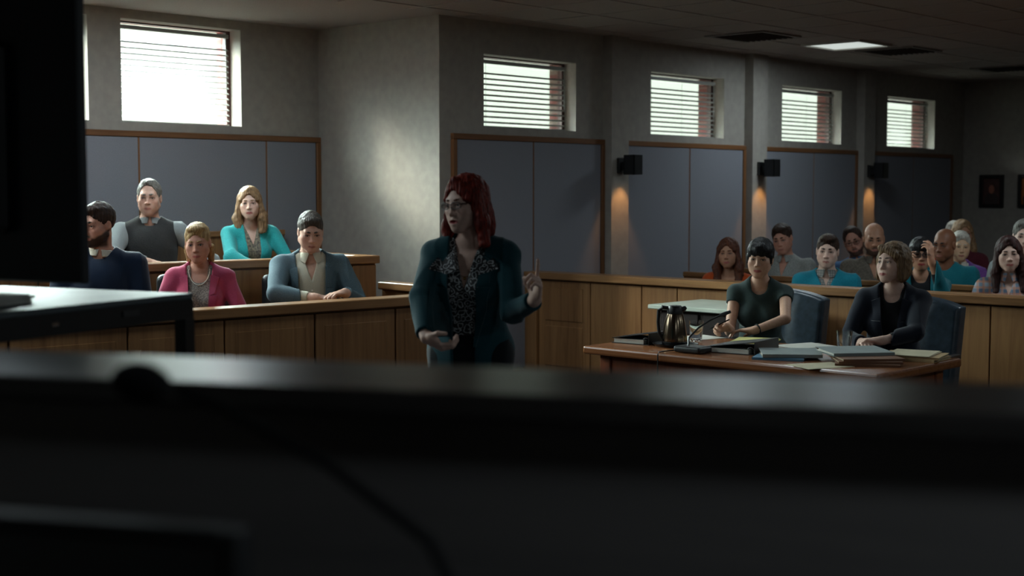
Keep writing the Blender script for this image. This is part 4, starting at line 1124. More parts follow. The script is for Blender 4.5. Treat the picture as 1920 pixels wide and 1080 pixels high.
def cast_gallery():
    f, r = seated('spectator in an orange top with long wavy auburn hair', (9.02,6.131,1.12), 203, 0., 'f', .97, skin=TAN, lip=LIPF, hairmat=H_AUBURN, style='long', ends=-.235, head=203, roll=2, res=.005)
    garment('top', f, r, ORANGE, o=.012, slo=.012, slo2=.014, neck=[cap(f.N+f.F*.05-f.U*.02, f.N+f.F*.05+f.U*.2, .060, .10)])
    f, r = seated('spectator with dark hair in a pale grey shirt, behind the person with the fringe', (9.85,6.172,1.197), 195, 0., skin=RUDDY, hairmat=H_BROWN, style='short', head=196, pitch=10, roll=10, fat=1.1, res=.005)
    shirt(f, r, PALEGREY, fold=.004, slo=.014, slo2=.016)
    f, r = seated('spectator in a teal V-neck sweater over a checked shirt with dark quiff hair', (9.02,5.251,1.158), 208, 0., skin=PALE, hairmat=H_BROWN, style='quiff', head=206, pitch=2, roll=-3, res=.0048)
    collar(f, r, CHECK); garment('shirt', f, r, CHECK, o=.006, slo=.004, slo2=.004, end=.8, neck=[wedge(f, .42, .50, .03)], fold=.001)
    garment('sweater', f, r, TEALK, o=.016, slo=.014, slo2=.013, neck=[wedge(f, .36, .52, .075)], fold=.003)
    f, r = seated('spectator in a blue shirt with dark beard and glasses, head tilted, behind the bald spectator', (10.6,5.921,1.169), 205, 0., skin=RUDDY, hairmat=H_BROWN, style='receding', head=205, pitch=6, roll=16, side=.12, beard=(.025,.018,.015), stubble=.88, res=.005)
    glasses(f, r, WIRE, LENS); shirt(f, r, BLUEC, slo=.012, slo2=.014)
    f, r = seated('bald spectator with a goatee in a brown-grey shirt', (9.85,5.313,1.218), 214, 0., skin=TAN, hairmat=H_BROWN, style=None, head=212, pitch=8, beard=(.03,.022,.02), stubble=.85, fat=1.1, fleshy=.6, res=.005)
    shirt(f, r, BROWNGREY, slo=.014, slo2=.016, fold=.004)
    f, r = seated('spectator in a teal jacket with big white buttons, both hands at dark glasses', (9.02,4.504,1.162), 212, 0., 'f', .97, skin=TAN, lip=LIPR, hairmat=H_BLACK, style='bangs', head=210, pitch=-2, res=.0046,
                  arms=dict(R=dict(elbow=(8.86,4.66,.90), wrist=(8.90,4.535,1.108), dir=(.05,-.08,1), palm=(.2,-1,.0), curl=(.5,.9,1.1,1.2), thumb=.8), L=dict(elbow=(8.83,4.26,.91), wrist=(8.87,4.345,1.10), dir=(.08,.12,1), palm=(.2,1,.0), curl=(.45,.6,.8,.9), thumb=.8)))
    glasses(f, r, WIRE, SHADE_LENS, w=.027, hgt=.020, dark=True)
    garment('top', f, r, BLACKC, o=.007, slo=.004, slo2=.004, end=.6, fold=.001)
    _, jb, _ = garment('jacket', f, r, TEALD, o=.020, slo=.016, slo2=.016, end=.92, neck=[wedge(f, .0, .50, .070, .045, .02), wedge(f, -.2, .01, .046, .05, .02)])
    buttons('button', jb, f, [(.085,.33),(.090,.25),(.092,.17)], WHITE_BTN, r, r=.017, t=.006)
    f, r = seated('spectator with a brown bald head in a dark teal top, behind the raised hand', (9.85,4.773,1.191), 200, 0., skin=BROWN, hairmat=H_BLACK, style=None, head=180, pitch=4, fat=1.2, res=.005)
    garment('top', f, r, TEALD, o=.016, slo=.014, slo2=.014)
    f, r = seated('spectator in a purple cardigan over a white collar with short white hair', (10.6,4.947,1.156), 212, 0., 'f', .99, skin=lin(222,184,150), lip=LIPM, hairmat=H_WHITE, style='short', head=214, pitch=6, roll=-3, fleshy=.8, res=.0048)
    collar(f, r, WHITEC); garment('blouse', f, r, WHITEC, o=.006, slo=.004, slo2=.004, end=.7, neck=[wedge(f, .36, .50, .05)], fold=.001)
    garment('cardigan', f, r, PURPLE, o=.017, slo=.016, slo2=.016, neck=[wedge(f, .12, .50, .075, .008, .02)], fold=.004)
    f, r = seated('pale-haired spectator in red, back row, just left of the spectator in maroon', (12.1,5.729,1.213), 200, 0., 'f', .96, skin=PALE, lip=LIPM, hairmat=H_WHITE, style='short', head=204, res=.0055)
    garment('top', f, r, REDC, o=.014)
    f, r = seated('spectator in a maroon sweater with long light brown hair in the back row', (11.35,5.271,1.238), 200, 0., 'f', .98, skin=TAN, lip=LIPM, hairmat=H_LBROWN, style='long', ends=-.25, head=222, res=.0055)
    garment('sweater', f, r, MAROON, o=.016)
    f, r = seated('spectator in a plaid shirt with long straight dark red hair', (9.02,3.875,1.181), 208, 0., 'f', .98, skin=PALE, lip=LIPF, hairmat=H_DRED, style='straight', ends=-.26, head=209, roll=2, res=.0046)
    shirt(f, r, PLAID, slo=.012, slo2=.014)
    f, r = seated('spectator with grey hair cut off by the right edge of the picture', (9.85,4.12,1.273), 205, 0., 'm', .98, skin=PALE, hairmat=H_GREY, style='short', head=205, res=.0055)
    shirt(f, r, SHIRTGREY)
# ------------------------------------------------------------------ furniture
def frame_dir(A, B):
    A, B = Vector((A[0], A[1], 0)), Vector((B[0], B[1], 0)); return A, (B-A).normalized(), math.atan2(B.y-A.y, B.x-A.x)

# jury box: front rail with boards, end board; behind it the raised second row
A, u, ang = frame_dir((4.404,6.477), (5.935,6.338))
r = empty('jury_box', (5.935,6.338,0), ang, 'long oak panelled jury box rail in front of the seated jurors', 'jury box')
x0, x1 = -3.9, .765
MB().mm((x0, -.02, .892), (x1, .15, .95), bev=.006).build('top_rail', OAKH, r)
MB().mm((x0, .035, 0), (x1-.01, .11, .892)).build('carcass', OAK, r)
js = [-3.85, -3.25, -2.60, -1.955, -1.37, -.766, -.172, .75]
for a, b in zip(js[:-1], js[1:]):
    p = MB(); p.mm((a+.006, .008, .12), (b-.006, .04, .880), bev=.003)
    p.mm((a+.07, .004, .19), (b-.07, .02, .81), bev=.003)
    p.build('panel', OAK, r)
MB().mm((x0, .0, 0), (x1, .04, .115), bev=.004).build('plinth', OAKH, r)
MB().mm((x0, .115, 0), (x1-.09, 1.02, .12)).build('platform', FLOORM, r)
e = MB(); e.mm((x1-.085, .13, 0), (x1-.01, 1.30, .90)); e.build('end_panel', OAK, r)
MB().mm((x1-.125, .15, .895), (x1, 1.30, .95), bev=.006).build('end_rail', OAKY, r)

A, u2, ang2 = frame_dir((4.705,7.677), (6.551,7.415))
r2 = empty('jury_riser', (6.551,7.415,0), ang2, 'raised second row of the jury box with oak front and side board', 'jury box')
MB().mm((-3.6, 0, 0), (0, 1.55, .25)).build('platform', FLOORM, r2)
MB().mm((-3.6, -.02, 1.095), (.01, .13, 1.15), bev=.006).build('top_rail', OAKH, r2)
MB().mm((-3.6, .03, 0), (0, .10, 1.095)).build('carcass', OAK, r2)
js = [-3.58, -3.0, -2.43, -1.86, -1.16, -.64, -.21, -.005]
for a, b in zip(js[:-1], js[1:]): MB().mm((a+.004, .006, .12), (b-.004, .035, 1.085), bev=.003).build('panel', OAK, r2)
MB().mm((-.075, .10, .25), (-.005, 1.45, 1.095)).build('side_panel', OAK, r2)
MB().mm((-.115, .13, 1.095), (.01, 1.45, 1.15), bev=.006).build('side_rail', OAKY, r2)
# wainscot behind the back row
w = empty('wainscot', (3.5, 9.11, .25), 0, 'oak wainscot on the wall behind the back row of jurors', 'wall panelling')
MB().mm((-4.0, -.045, 0), (3.5, .01, 1.0)).build('board', OAK, w)
MB().mm((-4.0, -.065, 1.0), (3.5, .01, 1.045), bev=.006).build('cap_rail', OAKH, w)

def office_chair(loc, rz, seat, label):
    r = empty('office_chair', loc, rz, label, 'office chair', 'black office chairs of the jury')
    LE = MATS['black_leather']; PL = MATS['black_plastic']; z = seat
    def cushion(name, c, h_, rr, bow=0.):
        cc = np.array(c, float)
        fb = bx(cc, h_, None, rr)
        v, q = surface([('u', (lambda P: fb(P+np.stack([np.zeros(len(P)), bow*(P[:, 0]/.25)**2, np.zeros(len(P))], 1).astype(F4))), 0)], cc-np.array(h_)-.06, cc+np.array(h_)+.06, .010)
        np_mesh(name, v, q, LE, r)
    cushion('seat', (0,-.04,z-.045), (.25,.215,.045), .04)
    cushion('backrest', (0,-.270,z+.31), (.235,.042,.235), .04, -.03)
    b = MB(); b.tube([(0,-.1,z-.10),(0,-.30,z-.10),(0,-.345,z-.02),(0,-.33,z+.2)], .022, 8); b.build('back_support', PL, r, smooth=True)
    for s_ in (1,-1):
        a = MB(); a.tube([(s_*.25,.05,z-.08),(s_*.30,.05,z-.06),(s_*.305,.03,z+.08),(s_*.30,-.02,z+.155)], .016, 8); a.build('arm_post', PL, r, smooth=True)
        a = MB(); a.tube([(s_*.305,-.14,z+.145),(s_*.305,-.05,z+.165),(s_*.305,.08,z+.165),(s_*.30,.14,z+.145)], [.018,.026,.026,.018], 10); a.build('armrest', MATS['grey_plastic'], r, smooth=True)
    MB().lathe([(.028,.10),(.028,z-.09)], n=14).build('column', PL, r, smooth=True)
    for k in range(5):
        a = 2*PI*k/5+PI*.1; b = MB(); b.tube([(0,0,.10),(.19*math.cos(a),.19*math.sin(a),.065)], [.026,.016], 8); b.build('base_leg', PL, r, smooth=True)
        MB().lathe([(.001,0),(.022,.004),(.028,.026),(.022,.048),(.001,.052)], c=(.19*math.cos(a),.19*math.sin(a),0), n=12).build('caster', PL, r, smooth=True)
    return r
noise_mat('black_leather', lin(30,34,38), lin(20,23,26), (30,30,30), rough=.42, bump=.25, spec=.5, bscale=160)
plain('black_plastic', lin(20,21,23), .45); plain('grey_plastic', lin(40,44,46), .3)
office_chair((4.16,7.21,.123), math.radians(235-90), .455, 'black office chair under the juror in navy behind the big screen')
office_chair((4.85,7.10,.123), math.radians(244-90), .425, 'black office chair behind the juror in the pink blazer')
office_chair((5.66,7.10,.123), math.radians(247-90), .39, 'black office chair behind the juror in the grey-blue blazer')
office_chair((5.245,8.30,.253), math.radians(238-90), .245, 'black office chair under the juror in the sweater vest')
office_chair((6.04,8.20,.253), math.radians(254-90), .26, 'black office chair behind the juror in turquoise')

# gallery rail
r = empty('gallery_rail', (8.42, 7.70, 0), 0, 'long oak panelled rail between the counsel table and the gallery', 'rail')
ys = [0., -.145, -.695, -1.205, -1.54, -2.35, -3.16, -3.97, -4.78, -5.59, -6.4, -7.2, -8.0, -8.8, -9.6, -10.4]
MB().mm((-.045, ys[-1], .895), (.15, 0, .95), bev=.006).build('top_rail', OAKY, r)
MB().mm((.025, ys[-1], 0), (.09, 0, .895)).build('carcass', OAK, r)
for i, (b, a) in enumerate(zip(ys[:-1], ys[1:])):
    p = MB()
    if i == 0: p.mm((-.03, a, 0), (.025, b, .89), bev=.004); p.build('post', OAK, r); continue
    p.mm((.000, a+.004, .12), (.03, b-.004, .885), bev=.003)
    if i == 1: p.mm((-.008, a+.075, .19), (.01, b-.075, .52), bev=.006); p.mm((-.008, a+.075, .56), (.01, b-.075, .83), bev=.006)
    p.build('panel', OAK, r)
MB().mm((-.02, ys[-1], 0), (.04, ys[1], .115), bev=.004).build('plinth', OAKY, r)
# benches of the gallery
for i, x in enumerate((9.38, 10.155, 10.89, 11.64, 12.45)):
    r = empty('gallery_bench', (x, 3.2, 0), 0, ['oak gallery bench nearest the rail, first row', 'oak gallery bench, second row from the rail', 'oak gallery bench, third row from the rail', 'oak gallery bench, fourth row from the rail', 'oak gallery bench, last row'][i], 'bench', 'oak benches of the gallery')
    w0, w1 = -5.2, 3.6
    b = MB(); sz = (.37,.40,.39,.485,.47)[i]; b.mm((.0, w0, .30), (.035, w1, .90), bev=.004); b.build('backrest', OAKY, r)
    MB().mm((-.012, w0, .90), (.05, w1, .94), bev=.006).build('top_cap', OAKY, r)
    MB().mm((-.35, w0, sz-.04), (0, w1, sz), bev=.006).build('seat', OAKY, r)
    for y in (w0, -1.0, w1-.04):
        MB().mm((-.33, y, 0), (-.01, y+.04, sz-.04)).build('leg', OAK, r)

# counsel table
MAH = wood_mat('cherry_along', lin(108,64,38), lin(144,90,54), 'y', .26, spec=.5); MAHU = wood_mat('cherry_upright', lin(92,46,28), lin(126,66,38), 'z', .35)
r = empty('counsel_table', (6.30,4.03,0), 0, 'reddish wooden counsel table covered with binders and papers', 'table')
MB().mm((-.44, -.90, .705), (.44, .90, .75), bev=.012, seg=2).build('tabletop', MAH, r)
a = MB(); a.mm((-.36, -.82, .60), (-.335, .82, .705)); a.mm((.335, -.82, .60), (.36, .82, .705)); a.mm((-.335, -.82, .60), (.335, -.795, .705)); a.mm((-.335, .795, .60), (.335, .82, .705)); a.build('apron', MAHU, r)
for sx in (1,-1):
    for sy in (1,-1): MB().box((sx*.335, sy*.795, .35), (.075, .075, .70), bev=.006).build('leg', MAHU, r)
MB().mm((-.30, -.78, .22), (-.28, .78, .60)).build('modesty_panel', MAHU, r)
# side desk with a pale top
PALE_TOP = noise_mat('pale_laminate', lin(206,212,198), lin(190,198,184), (6,6,6), rough=.35, spec=.5); DKB = wood_mat('dark_stained_wood', lin(30,24,24), lin(46,36,34), 'y', .4)
r = empty('side_desk', (8.0,5.25,0), 0, 'small dark desk with a pale top against the gallery rail', 'desk')
MB().mm((-.322, -.30, .79), (.322, .62, .82), bev=.005).build('desktop', PALE_TOP, r)
a = MB(); a.mm((-.27, -.26, .60), (.28, .56, .79)); a.build('carcass', DKB, r)
for y in (-.12, .22):
    d = MB().mm((-.285, y, .63), (-.265, y+.30, .77), bev=.004).build('drawer', DKB, r)
    MB().lathe([(.004,0),(.010,.012),(.011,.018),(.004,.024)], c=(0,0,0), n=12).build('knob', GOLD, d, smooth=True, loc=(-.285, y+.15, .70)).rotation_euler = (0,-PI/2,0)
for sx in (-.24,.25):
    for sy in (-.23,.53): MB().box((sx, sy, .30), (.06, .06, .60), bev=.004).build('leg', DKB, r)

# leather chairs at the table
BLUELEATHER = noise_mat('blue_black_leather', lin(52,66,78), lin(36,48,58), (25,25,25), rough=.34, bump=.35, spec=.55, bscale=14)
def leather_chair(loc, rz, label):
    """the seat faces local -x"""
    r = empty('leather_chair', loc, rz, label, 'chair', 'leather chairs at the counsel table')
    hw = .28
    def back(P):
        x, y, z = P[:, 0], P[:, 1], P[:, 2]
        lean = .16*(z-.45)                                   # raked
        crown = .985-.055*(y/hw)**2                           # bowed top
        puff = .016*np.cos(np.clip(y/hw, -1, 1)*PI/2)+.0045*np.sin(y*44+3.2*z+2.0*np.sin(z*7+y*9))*(.5+.5*np.sin(y*13+1.))*np.clip((1-(np.abs(y)/hw)**4), 0, 1)*np.clip((z-.42)*3, 0, 1)
        d = np.maximum(np.abs(y)-hw+.012*(1-z), np.maximum(z-crown, .42-z))
        xx = x-lean-.22
        dx = np.maximum(xx-.065, -(xx+.055+puff))
        a, b = np.maximum(d+.03, 0), np.maximum(dx+.03, 0)
        return (np.sqrt(a*a+b*b)+np.minimum(np.maximum(d+.03, dx+.03), 0)-.03)*.8
    v, q = surface([('u', back, 0)], (.0,-.36,.36), (.50,.36,1.05), .007); np_mesh('backrest', v, q, BLUELEATHER, r)
    v, q = surface([('u', bx((-.02,0,.375), (.27,.27,.065), None, .045), 0)], (-.34,-.32,.30), (.3,.32,.50), .009); np_mesh('seat', v, q, BLUELEATHER, r)
    ARM = MATS['cherry_upright']
    for s_ in (1,-1):
        MB().box((-.05, s_*.305, .655), (.44, .055, .035), bev=.012, seg=2).build('armrest', DKB, r, smooth=True)
        MB().box((-.20, s_*.305, .52), (.04, .04, .25), bev=.006).build('arm_post', DKB, r)
        for x in (-.03, .24): MB().box((x, s_*.24, .20), (.045, .045, .40), bev=.005).build('leg', DKB, r)
    return r
leather_chair((7.34,4.705,0), math.radians(4), 'blue-black leather chair behind the person in the dark green dress')
leather_chair((7.36,3.83,0), math.radians(2), 'blue-black leather chair behind the person in the dark navy blazer')

# ---- things on the counsel table (top at .75)
T = .75
PAPER = noise_mat('paper', lin(206,204,196), lin(196,194,186), (8,8,8), rough=.8); CREAMP = noise_mat('cream_paper', lin(198,188,160), lin(186,176,148), (8,8,8), rough=.8)
GREYF = noise_mat('grey_card', lin(138,146,144), lin(126,134,134), (10,10,10), rough=.7); MANILA = noise_mat('manila_card', lin(176,150,110), lin(160,134,96), (10,10,10), rough=.75); BLUEF = noise_mat('blue_card', lin(84,124,150), lin(72,110,136), (10,10,10), rough=.7)
BROWNF = noise_mat('brown_card', lin(120,84,62), lin(104,72,54), (10,10,10), rough=.75); YEL = noise_mat('yellow_paper', lin(206,200,130), lin(196,190,118), (9,9,9), rough=.8); BINDM = plain('binder_vinyl', lin(30,34,38), .4); STEEL = plain('steel', lin(170,170,172), .25, 1.)
def sheet_stack(name, label, cat, loc, rz, w, l, h, mat, n=1, seed=0, group=None, curl=0., edge=None):
    rs = random.Random(seed); b = MB()
    k = max(1, n)
    for i in range(k):
        a = rs.uniform(-.05,.05)*(i > 0); t = h/k
        M = Matrix.Translation((rs.uniform(-.008,.008)*(i > 0), rs.uniform(-.008,.008)*(i > 0), i*t)) @ Matrix.Rotation(a, 4, 'Z')
        nx = 10
        t_ = bmesh.new(); rows = []
        for z in (0, t*.92):
            rows.append([[t_.verts.new((-w/2+w*p/nx, -l/2+l*q, z+curl*((p/nx)**3)*(i == k-1))) for q in (0, 1)] for p in range(nx+1)])
        for p in range(nx):
            t_.faces.new((rows[1][p][0], rows[1][p+1][0], rows[1][p+1][1], rows[1][p][1])); t_.faces.new((rows[0][p][0], rows[0][p][1], rows[0][p+1][1], rows[0][p+1][0]))
            for q in (0, 1): t_.faces.new((rows[0][p][q], rows[0][p+1][q], rows[1][p+1][q], rows[1][p][q]))
        for p in (0, nx): t_.faces.new((rows[0][p][0], rows[0][p][1], rows[1][p][1], rows[1][p][0]))
        t_.transform(M); b.add(t_)
    o = b.build(name, mat, None, loc=loc, rz=rz); return tag(o, label, cat, group)
def folder(label, loc, rz, w, l, h, mat, paper=None, tilt=0., group='paper folders on the counsel table', seed=0):
    r = empty('folder', loc, rz, label, 'folder', group)
    MB().mm((-w/2, -l/2, 0), (w/2, l/2, .0015)).build('back_cover', mat, r)
    b = MB(); M = Matrix.Translation((-w/2, 0, h)) @ Matrix.Rotation(-tilt, 4, 'Y')
    b.mm((0, -l/2, 0), (w, l/2, .0018), M=M); b.mm((-.001, -l/2, 0), (.0008, l/2, h+.001), M=Matrix.Translation((-w/2, 0, 0))); b.build('front_cover', mat, r)
    s = MB(); rs = random.Random(seed)
    for i in range(5):
        t = (h-.003)/5; M = Matrix.Translation((rs.uniform(.004,.012), rs.uniform(-.006,.006), .0015+i*t)) @ Matrix.Rotation(rs.uniform(-.03,.03), 4, 'Z')
        s.mm((-w/2+.004, -l/2+.01, 0), (w/2-.012, l/2-.01, t*.94), M=M)
    s.build('papers', paper or PAPER, r); return r
def binder(label, loc, rz, w=.27, l=.29, h=.062):
    """ring binder lying shut; the spine is along local -y... the open fore edge faces local -x"""
    r = empty('ring_binder', loc, rz, label, 'binder', 'black ring binders on the counsel table')
    MB().mm((-w/2, -l/2, 0), (w/2, l/2, .004)).build('back_cover', BINDM, r)
    MB().mm((-w/2, -l/2-.004, 0), (w/2, -l/2, h+.004), bev=.0015).build('spine', BINDM, r)
    tilt = math.atan2(h-.026, l)
    MB().mm((-w/2, 0, 0), (w/2, l, .004), M=Matrix.Translation((0, -l/2, h)) @ Matrix.Rotation(-tilt, 4, 'X')).build('front_cover', BINDM, r)
    s = MB(); rs = random.Random(3)
    for i in range(6): s.mm((-w/2+.004+rs.uniform(0,.005), -l/2+.035, .004+i*.0036), (w/2-.012, l/2-.012, .0074+i*.0036))
    s.build('papers', PAPER, r)
    g = MB()
    for x in (-w/2+.02, 0, w/2-.03): g.tube([(x, -l/2+.028+.02*math.cos(a), .018+.020*math.sin(a)) for a in np.linspace(-.3, PI+.3, 12)], .002, 6)
    g.build('rings', STEEL, r, smooth=True)
    return r
binder('black ring binder at the left end of the counsel table', (6.24,4.805,T), math.radians(6), .27, .24)
binder('black ring binder in the middle of the counsel table beside the yellow pad', (6.24,4.14,T), math.radians(8), .30, .29, .066)
# tray with the coffee jug
r = empty('serving_tray', (6.20,4.545,T+.001), 0, 'round black tray under the steel jug', 'tray')
MB().lathe([(.001,0),(.112,0),(.126,.014),(.128,.014),(.115,.004),(.001,.004)], n=48, close=False).build('tray_dish', BLACKM, r, smooth=True)
JUG = plain('brushed_jug_steel', lin(128,112,94), .2, 1.)
r = empty('coffee_jug', (6.22,4.565,T+.0085), math.radians(40), 'steel thermal jug with a black lid and handle on the tray', 'jug')
MB().lathe([(.068,0),(.070,.012),(.067,.06),(.058,.12),(.047,.160),(.044,.168)], n=40).build('body', JUG, r, smooth=True)
MB().lathe([(.071,-.002),(.073,.012),(.069,.016)], n=40).build('foot_ring', BLACKM, r, smooth=True)
MB().lathe([(.043,.163),(.044,.175),(.040,.205),(.034,.214),(.010,.217)], n=32).build('lid', BLACKM, r, smooth=True)
MB().tube([(0,.036,.200),(0,.070,.205),(0,.088,.185),(0,.092,.12),(0,.086,.06),(0,.066,.032)], [.011,.012,.012,.010,.010,.009], 10).build('handle', BLACKM, r, smooth=True)
MB().tube([(0,-.036,.190),(0,-.055,.200),(0,-.062,.205)], [.016,.013,.009], 10).build('spout', BLACKM, r, smooth=True)
GLASS = bpy.data.materials.new('clear_glass'); GLASS.use_nodes = True
_b = GLASS.node_tree.nodes['Principled BSDF']; _b.inputs['Base Color'].default_value = (.96,.98,.97,1); _b.inputs['Transmission Weight'].default_value = 1.; _b.inputs['Roughness'].default_value = .03; _b.inputs['IOR'].default_value = 1.45
def tumbler(label, loc):
    o = MB().lathe([(.030,0),(.034,.006),(.043,.115),(.0405,.115),(.0325,.016),(.001,.014)], n=36, close=False).build('drinking_glass', GLASS, None, smooth=True, loc=loc)
    return tag(o, label, 'glass', 'drinking glasses on the counsel table')
tumbler('clear drinking glass beside the steel jug', (6.50,4.62,T+.001)); tumbler('clear drinking glass in front of the person in the dark navy blazer', (6.56,3.705,T+.001))
# gooseneck microphone
r = empty('microphone', (6.00,4.285,T+.001), 0, 'black gooseneck microphone standing at the front edge of the counsel table', 'microphone')
v, q = surface([('u', bx((0,0,.019), (.062,.085,.017), None, .012), 0)], (-.1,-.12,-.02), (.1,.12,.06), .005); np_mesh('base', v, q, BLACKM, r)
MB().tube([(0,.03,.03),(.015,.035,.075),(.07,.015,.125),(.13,-.02,.165),(.185,-.05,.19)], .0052, 8).build('gooseneck', BLACKM, r, smooth=True)
MB().tube([(.18,-.047,.188),(.205,-.06,.197),(.235,-.075,.207)], [.009,.011,.009], 12).build('capsule', plain('mic_tip', lin(70,72,74), .3, .6), r, smooth=True)
MB().tube([(-.03,.07,.012),(-.06,.10,.008),(-.11,.115,.006),(-.143,.116,.005),(-.152,.116,-.006),(-.153,.116,-.09),(-.153,.116,-.45)], .004, 6).build('cable', BLACKM, r, smooth=True)
sheet_stack('legal_pad', 'yellow legal pad in front of the person writing', 'note pad', (6.66,4.33,T), math.radians(20), .30, .23, .012, YEL, 6, 2)
sheet_stack('paper_sheet', 'white sheets beside the writing hand', 'paper', (6.62,4.70,T), math.radians(-14), .28, .20, .003, PAPER, 3, 5)
folder('light grey folder with loose sheets, left of two on the table front', (6.16,3.79,T+.0135), math.radians(38), .24, .30, .015, GREYF, seed=1, tilt=.03)
folder('blue card folder under the left grey folder', (6.12,3.815,T), math.radians(22), .24, .26, .010, BLUEF, seed=9)
folder('light grey folder on top of the brown folders, right of two', (6.30,3.50,T+.034), math.radians(52), .25, .32, .014, GREYF, seed=4, tilt=.03)
for i in range(3): folder(['brown card folder at the bottom of the pile near the table corner', 'brown card folder in the middle of the pile near the table corner', 'brown card folder just under the right grey folder'][i], (6.20+.012*i,3.375+.010*i,T+.0115*i), math.radians(30+9*i), .25, .31, .010, BROWNF, CREAMP, seed=20+i)
sheet_stack('paper_stack', 'cream sheets with a turned-up corner at the right end of the table', 'paper', (6.57,3.315,T+.024), math.radians(12), .28, .22, .006, CREAMP, 3, 8, curl=.0)
for i in range(2): folder(['manila folder at the bottom under the cream sheets', 'manila folder directly under the cream sheets'][i], (6.56,3.305,T+.0118*i), math.radians(6+8*i), .25, .30, .0105, MANILA, CREAMP, seed=30+i)
sheet_stack('paper_stack', 'white sheets between the yellow pad and the drinking glass', 'paper', (6.62,3.98,T), math.radians(-20), .28, .21, .012, PAPER, 4, 11)
sheet_stack('paper_sheet', 'single pale sheet at the front edge near the table corner', 'paper', (5.97,3.50,T), math.radians(64), .20, .26, .002, CREAMP, 1, 12)

# ---- tall cart with the big screen, standing between bench and jury
GLOSSB = plain('grey_laminate_top', lin(84,92,95), .42, 0, .3); FRB = plain('black_steel', lin(14,16,18), .4)
ax = Vector((-.935,-.355,0)); bxv = Vector((-.29,.957,0)); ca = math.atan2(bxv.y, bxv.x)
r = empty('display_cart', (2.494,3.745,0), ca, 'tall black steel cart with a grey top carrying the big screen', 'cart')
W_, L_ = 1.30, .86          # local x runs left along the far edge, local y towards the camera
MB().mm((-.02, -.02, 1.262), (W_, L_, 1.28), bev=.003).build('top', GLOSSB, r)
b = MB(); b.mm((-.02, -.02, 1.20), (W_, .02, 1.262)); b.mm((-.02, L_-.04, 1.20), (W_, L_, 1.262)); b.mm((-.02, .02, 1.20), (.02, L_-.04, 1.262)); b.mm((W_-.04, .02, 1.20), (W_, L_-.04, 1.262)); b.build('frame', FRB, r)
for x in (0, W_-.022):
    for y in (0, L_-.022): MB().box((x, y, .63), (.044, .044, 1.14)).build('leg', FRB, r); MB().lathe([(.001,0),(.02,.004),(.03,.03),(.02,.056),(.001,.06)], c=(x, y, 0), n=12).build('caster', FRB, r, smooth=True)
MB().mm((-.01, -.01, .35), (W_-.01, L_-.01, .37)).build('shelf', FRB, r)
MB().box((-.022, .58, 1.232), (.006, .028, .012), bev=.002).build('latch', STEEL, r)
MB().box((-.022, .27, 1.238), (.004, .07, .018)).build('drawer_pull', plain('dull_grey_metal', lin(58,58,60), .4, .3), r)
pa = Vector((2.052,3.56,0))
r = empty('television', (pa.x, pa.y, 1.28), ca, 'large black flat screen standing on the cart at the left edge', 'television')
MB().mm((0, -.012, .060), (1.42, .022, .93), bev=.006).build('screen', plain('dark_screen', lin(24,30,36), .4), r)
MB().mm((.25, .02, .20), (1.15, .07, .75), bev=.02).build('back_housing', FRB, r)
for x in (.55, 1.15): MB().mm((x, -.13, 0), (x+.05, .17, .014), bev=.004).build('foot', FRB, r); MB().mm((x+.012, .0, .014), (x+.038, .03, .12)).build('stand', FRB, r)
r0 = sheet_stack('paper_stack', 'white stack of paper lying on the grey cart top', 'paper', (1.8676,3.8166,1.281), ca, .22, .16, .026, PAPER, 6, 15)

# ---- judge's bench in the foreground
DARKW = wood_mat('dark_bench_wood', lin(80,77,77), lin(92,88,87), 'x', .42); LEDGE = noise_mat('bench_ledge_lacquer', lin(44,41,40), lin(34,32,31), (5,30,5), rough=.29, spec=.4)
P0 = Vector((1.05,2.095,0)); ud = Vector((.468,-.884,0)); ba = math.atan2(ud.y, ud.x)
r = empty('judge_bench', (P0.x, P0.y, 0), ba, 'dark wooden bench with a glossy ledge across the foreground', 'bench')
# local x along the ledge to the right, local y away from the camera (so -y is the judge's side)
MB().mm((-1.3, -.27, 1.315), (3.0, 0, 1.35), bev=.008, seg=2).build('ledge', LEDGE, r)
MB().mm((-1.3, -.215, 0), (3.0, -.045, 1.315)).build('front_panel', DARKW, r)
MB().mm((-1.3, -.80, .98), (3.0, -.215, 1.02), bev=.004).build('desktop', DARKW, r)
for x in (-1.28, .4, 1.8, 2.96): MB().mm((x, -.78, 0), (x+.04, -.215, .98)).build('support', DARKW, r)

# microphone, monitor and chair on the judge's side
FOAM = noise_mat('mic_foam', lin(14,15,17), lin(9,10,12), (400,400,400), rough=1., bump=.6)
r = empty('microphone', (.985,.94,1.023), 0, 'black foam-tipped gooseneck microphone bending up over the dark foreground ledge', 'microphone')
pts = [(.0,0,0),(.0,.02,.12),(-.02,.075,.22),(-.05,.20,.287),(-.085,.335,.337),(-.10,.40,.352)]
MB().lathe([(.055,0),(.055,.012),(.03,.022),(.012,.028)], n=24).build('base', BLACKM, r, smooth=True)
MB().tube(pts, .0065, 8).build('gooseneck', plain('matt_black_rubber', lin(7,8,9), .8, 0, .2), r, smooth=True)
v, q = surface([('u', ell((-.112,.462,.357), (.024,.052,.024)), 0)], (-.17,.38,.30), (-.05,.55,.42), .004); np_mesh('foam_windscreen', v, q, FOAM, r)
r = empty('computer_monitor', (.74,1.20,1.022), math.radians(-62), 'dark computer monitor standing on the bench at the lower left', 'monitor')
MB().mm((-.20, -.012, .02), (.10, .012, .240), bev=.004).build('screen', plain('monitor_dark', lin(12,14,16), .4), r)
b = MB(); b.mm((.10, -.016, .02), (.118, .016, .250), bev=.003); b.mm((-.218, -.016, .02), (-.20, .016, .250), bev=.003); b.mm((-.20, -.016, .240), (.10, .016, .252), bev=.003); b.mm((-.20, -.016, .012), (.10, .016, .024), bev=.003); b.build('bezel', plain('bezel_grey', lin(15,16,18), .6), r)
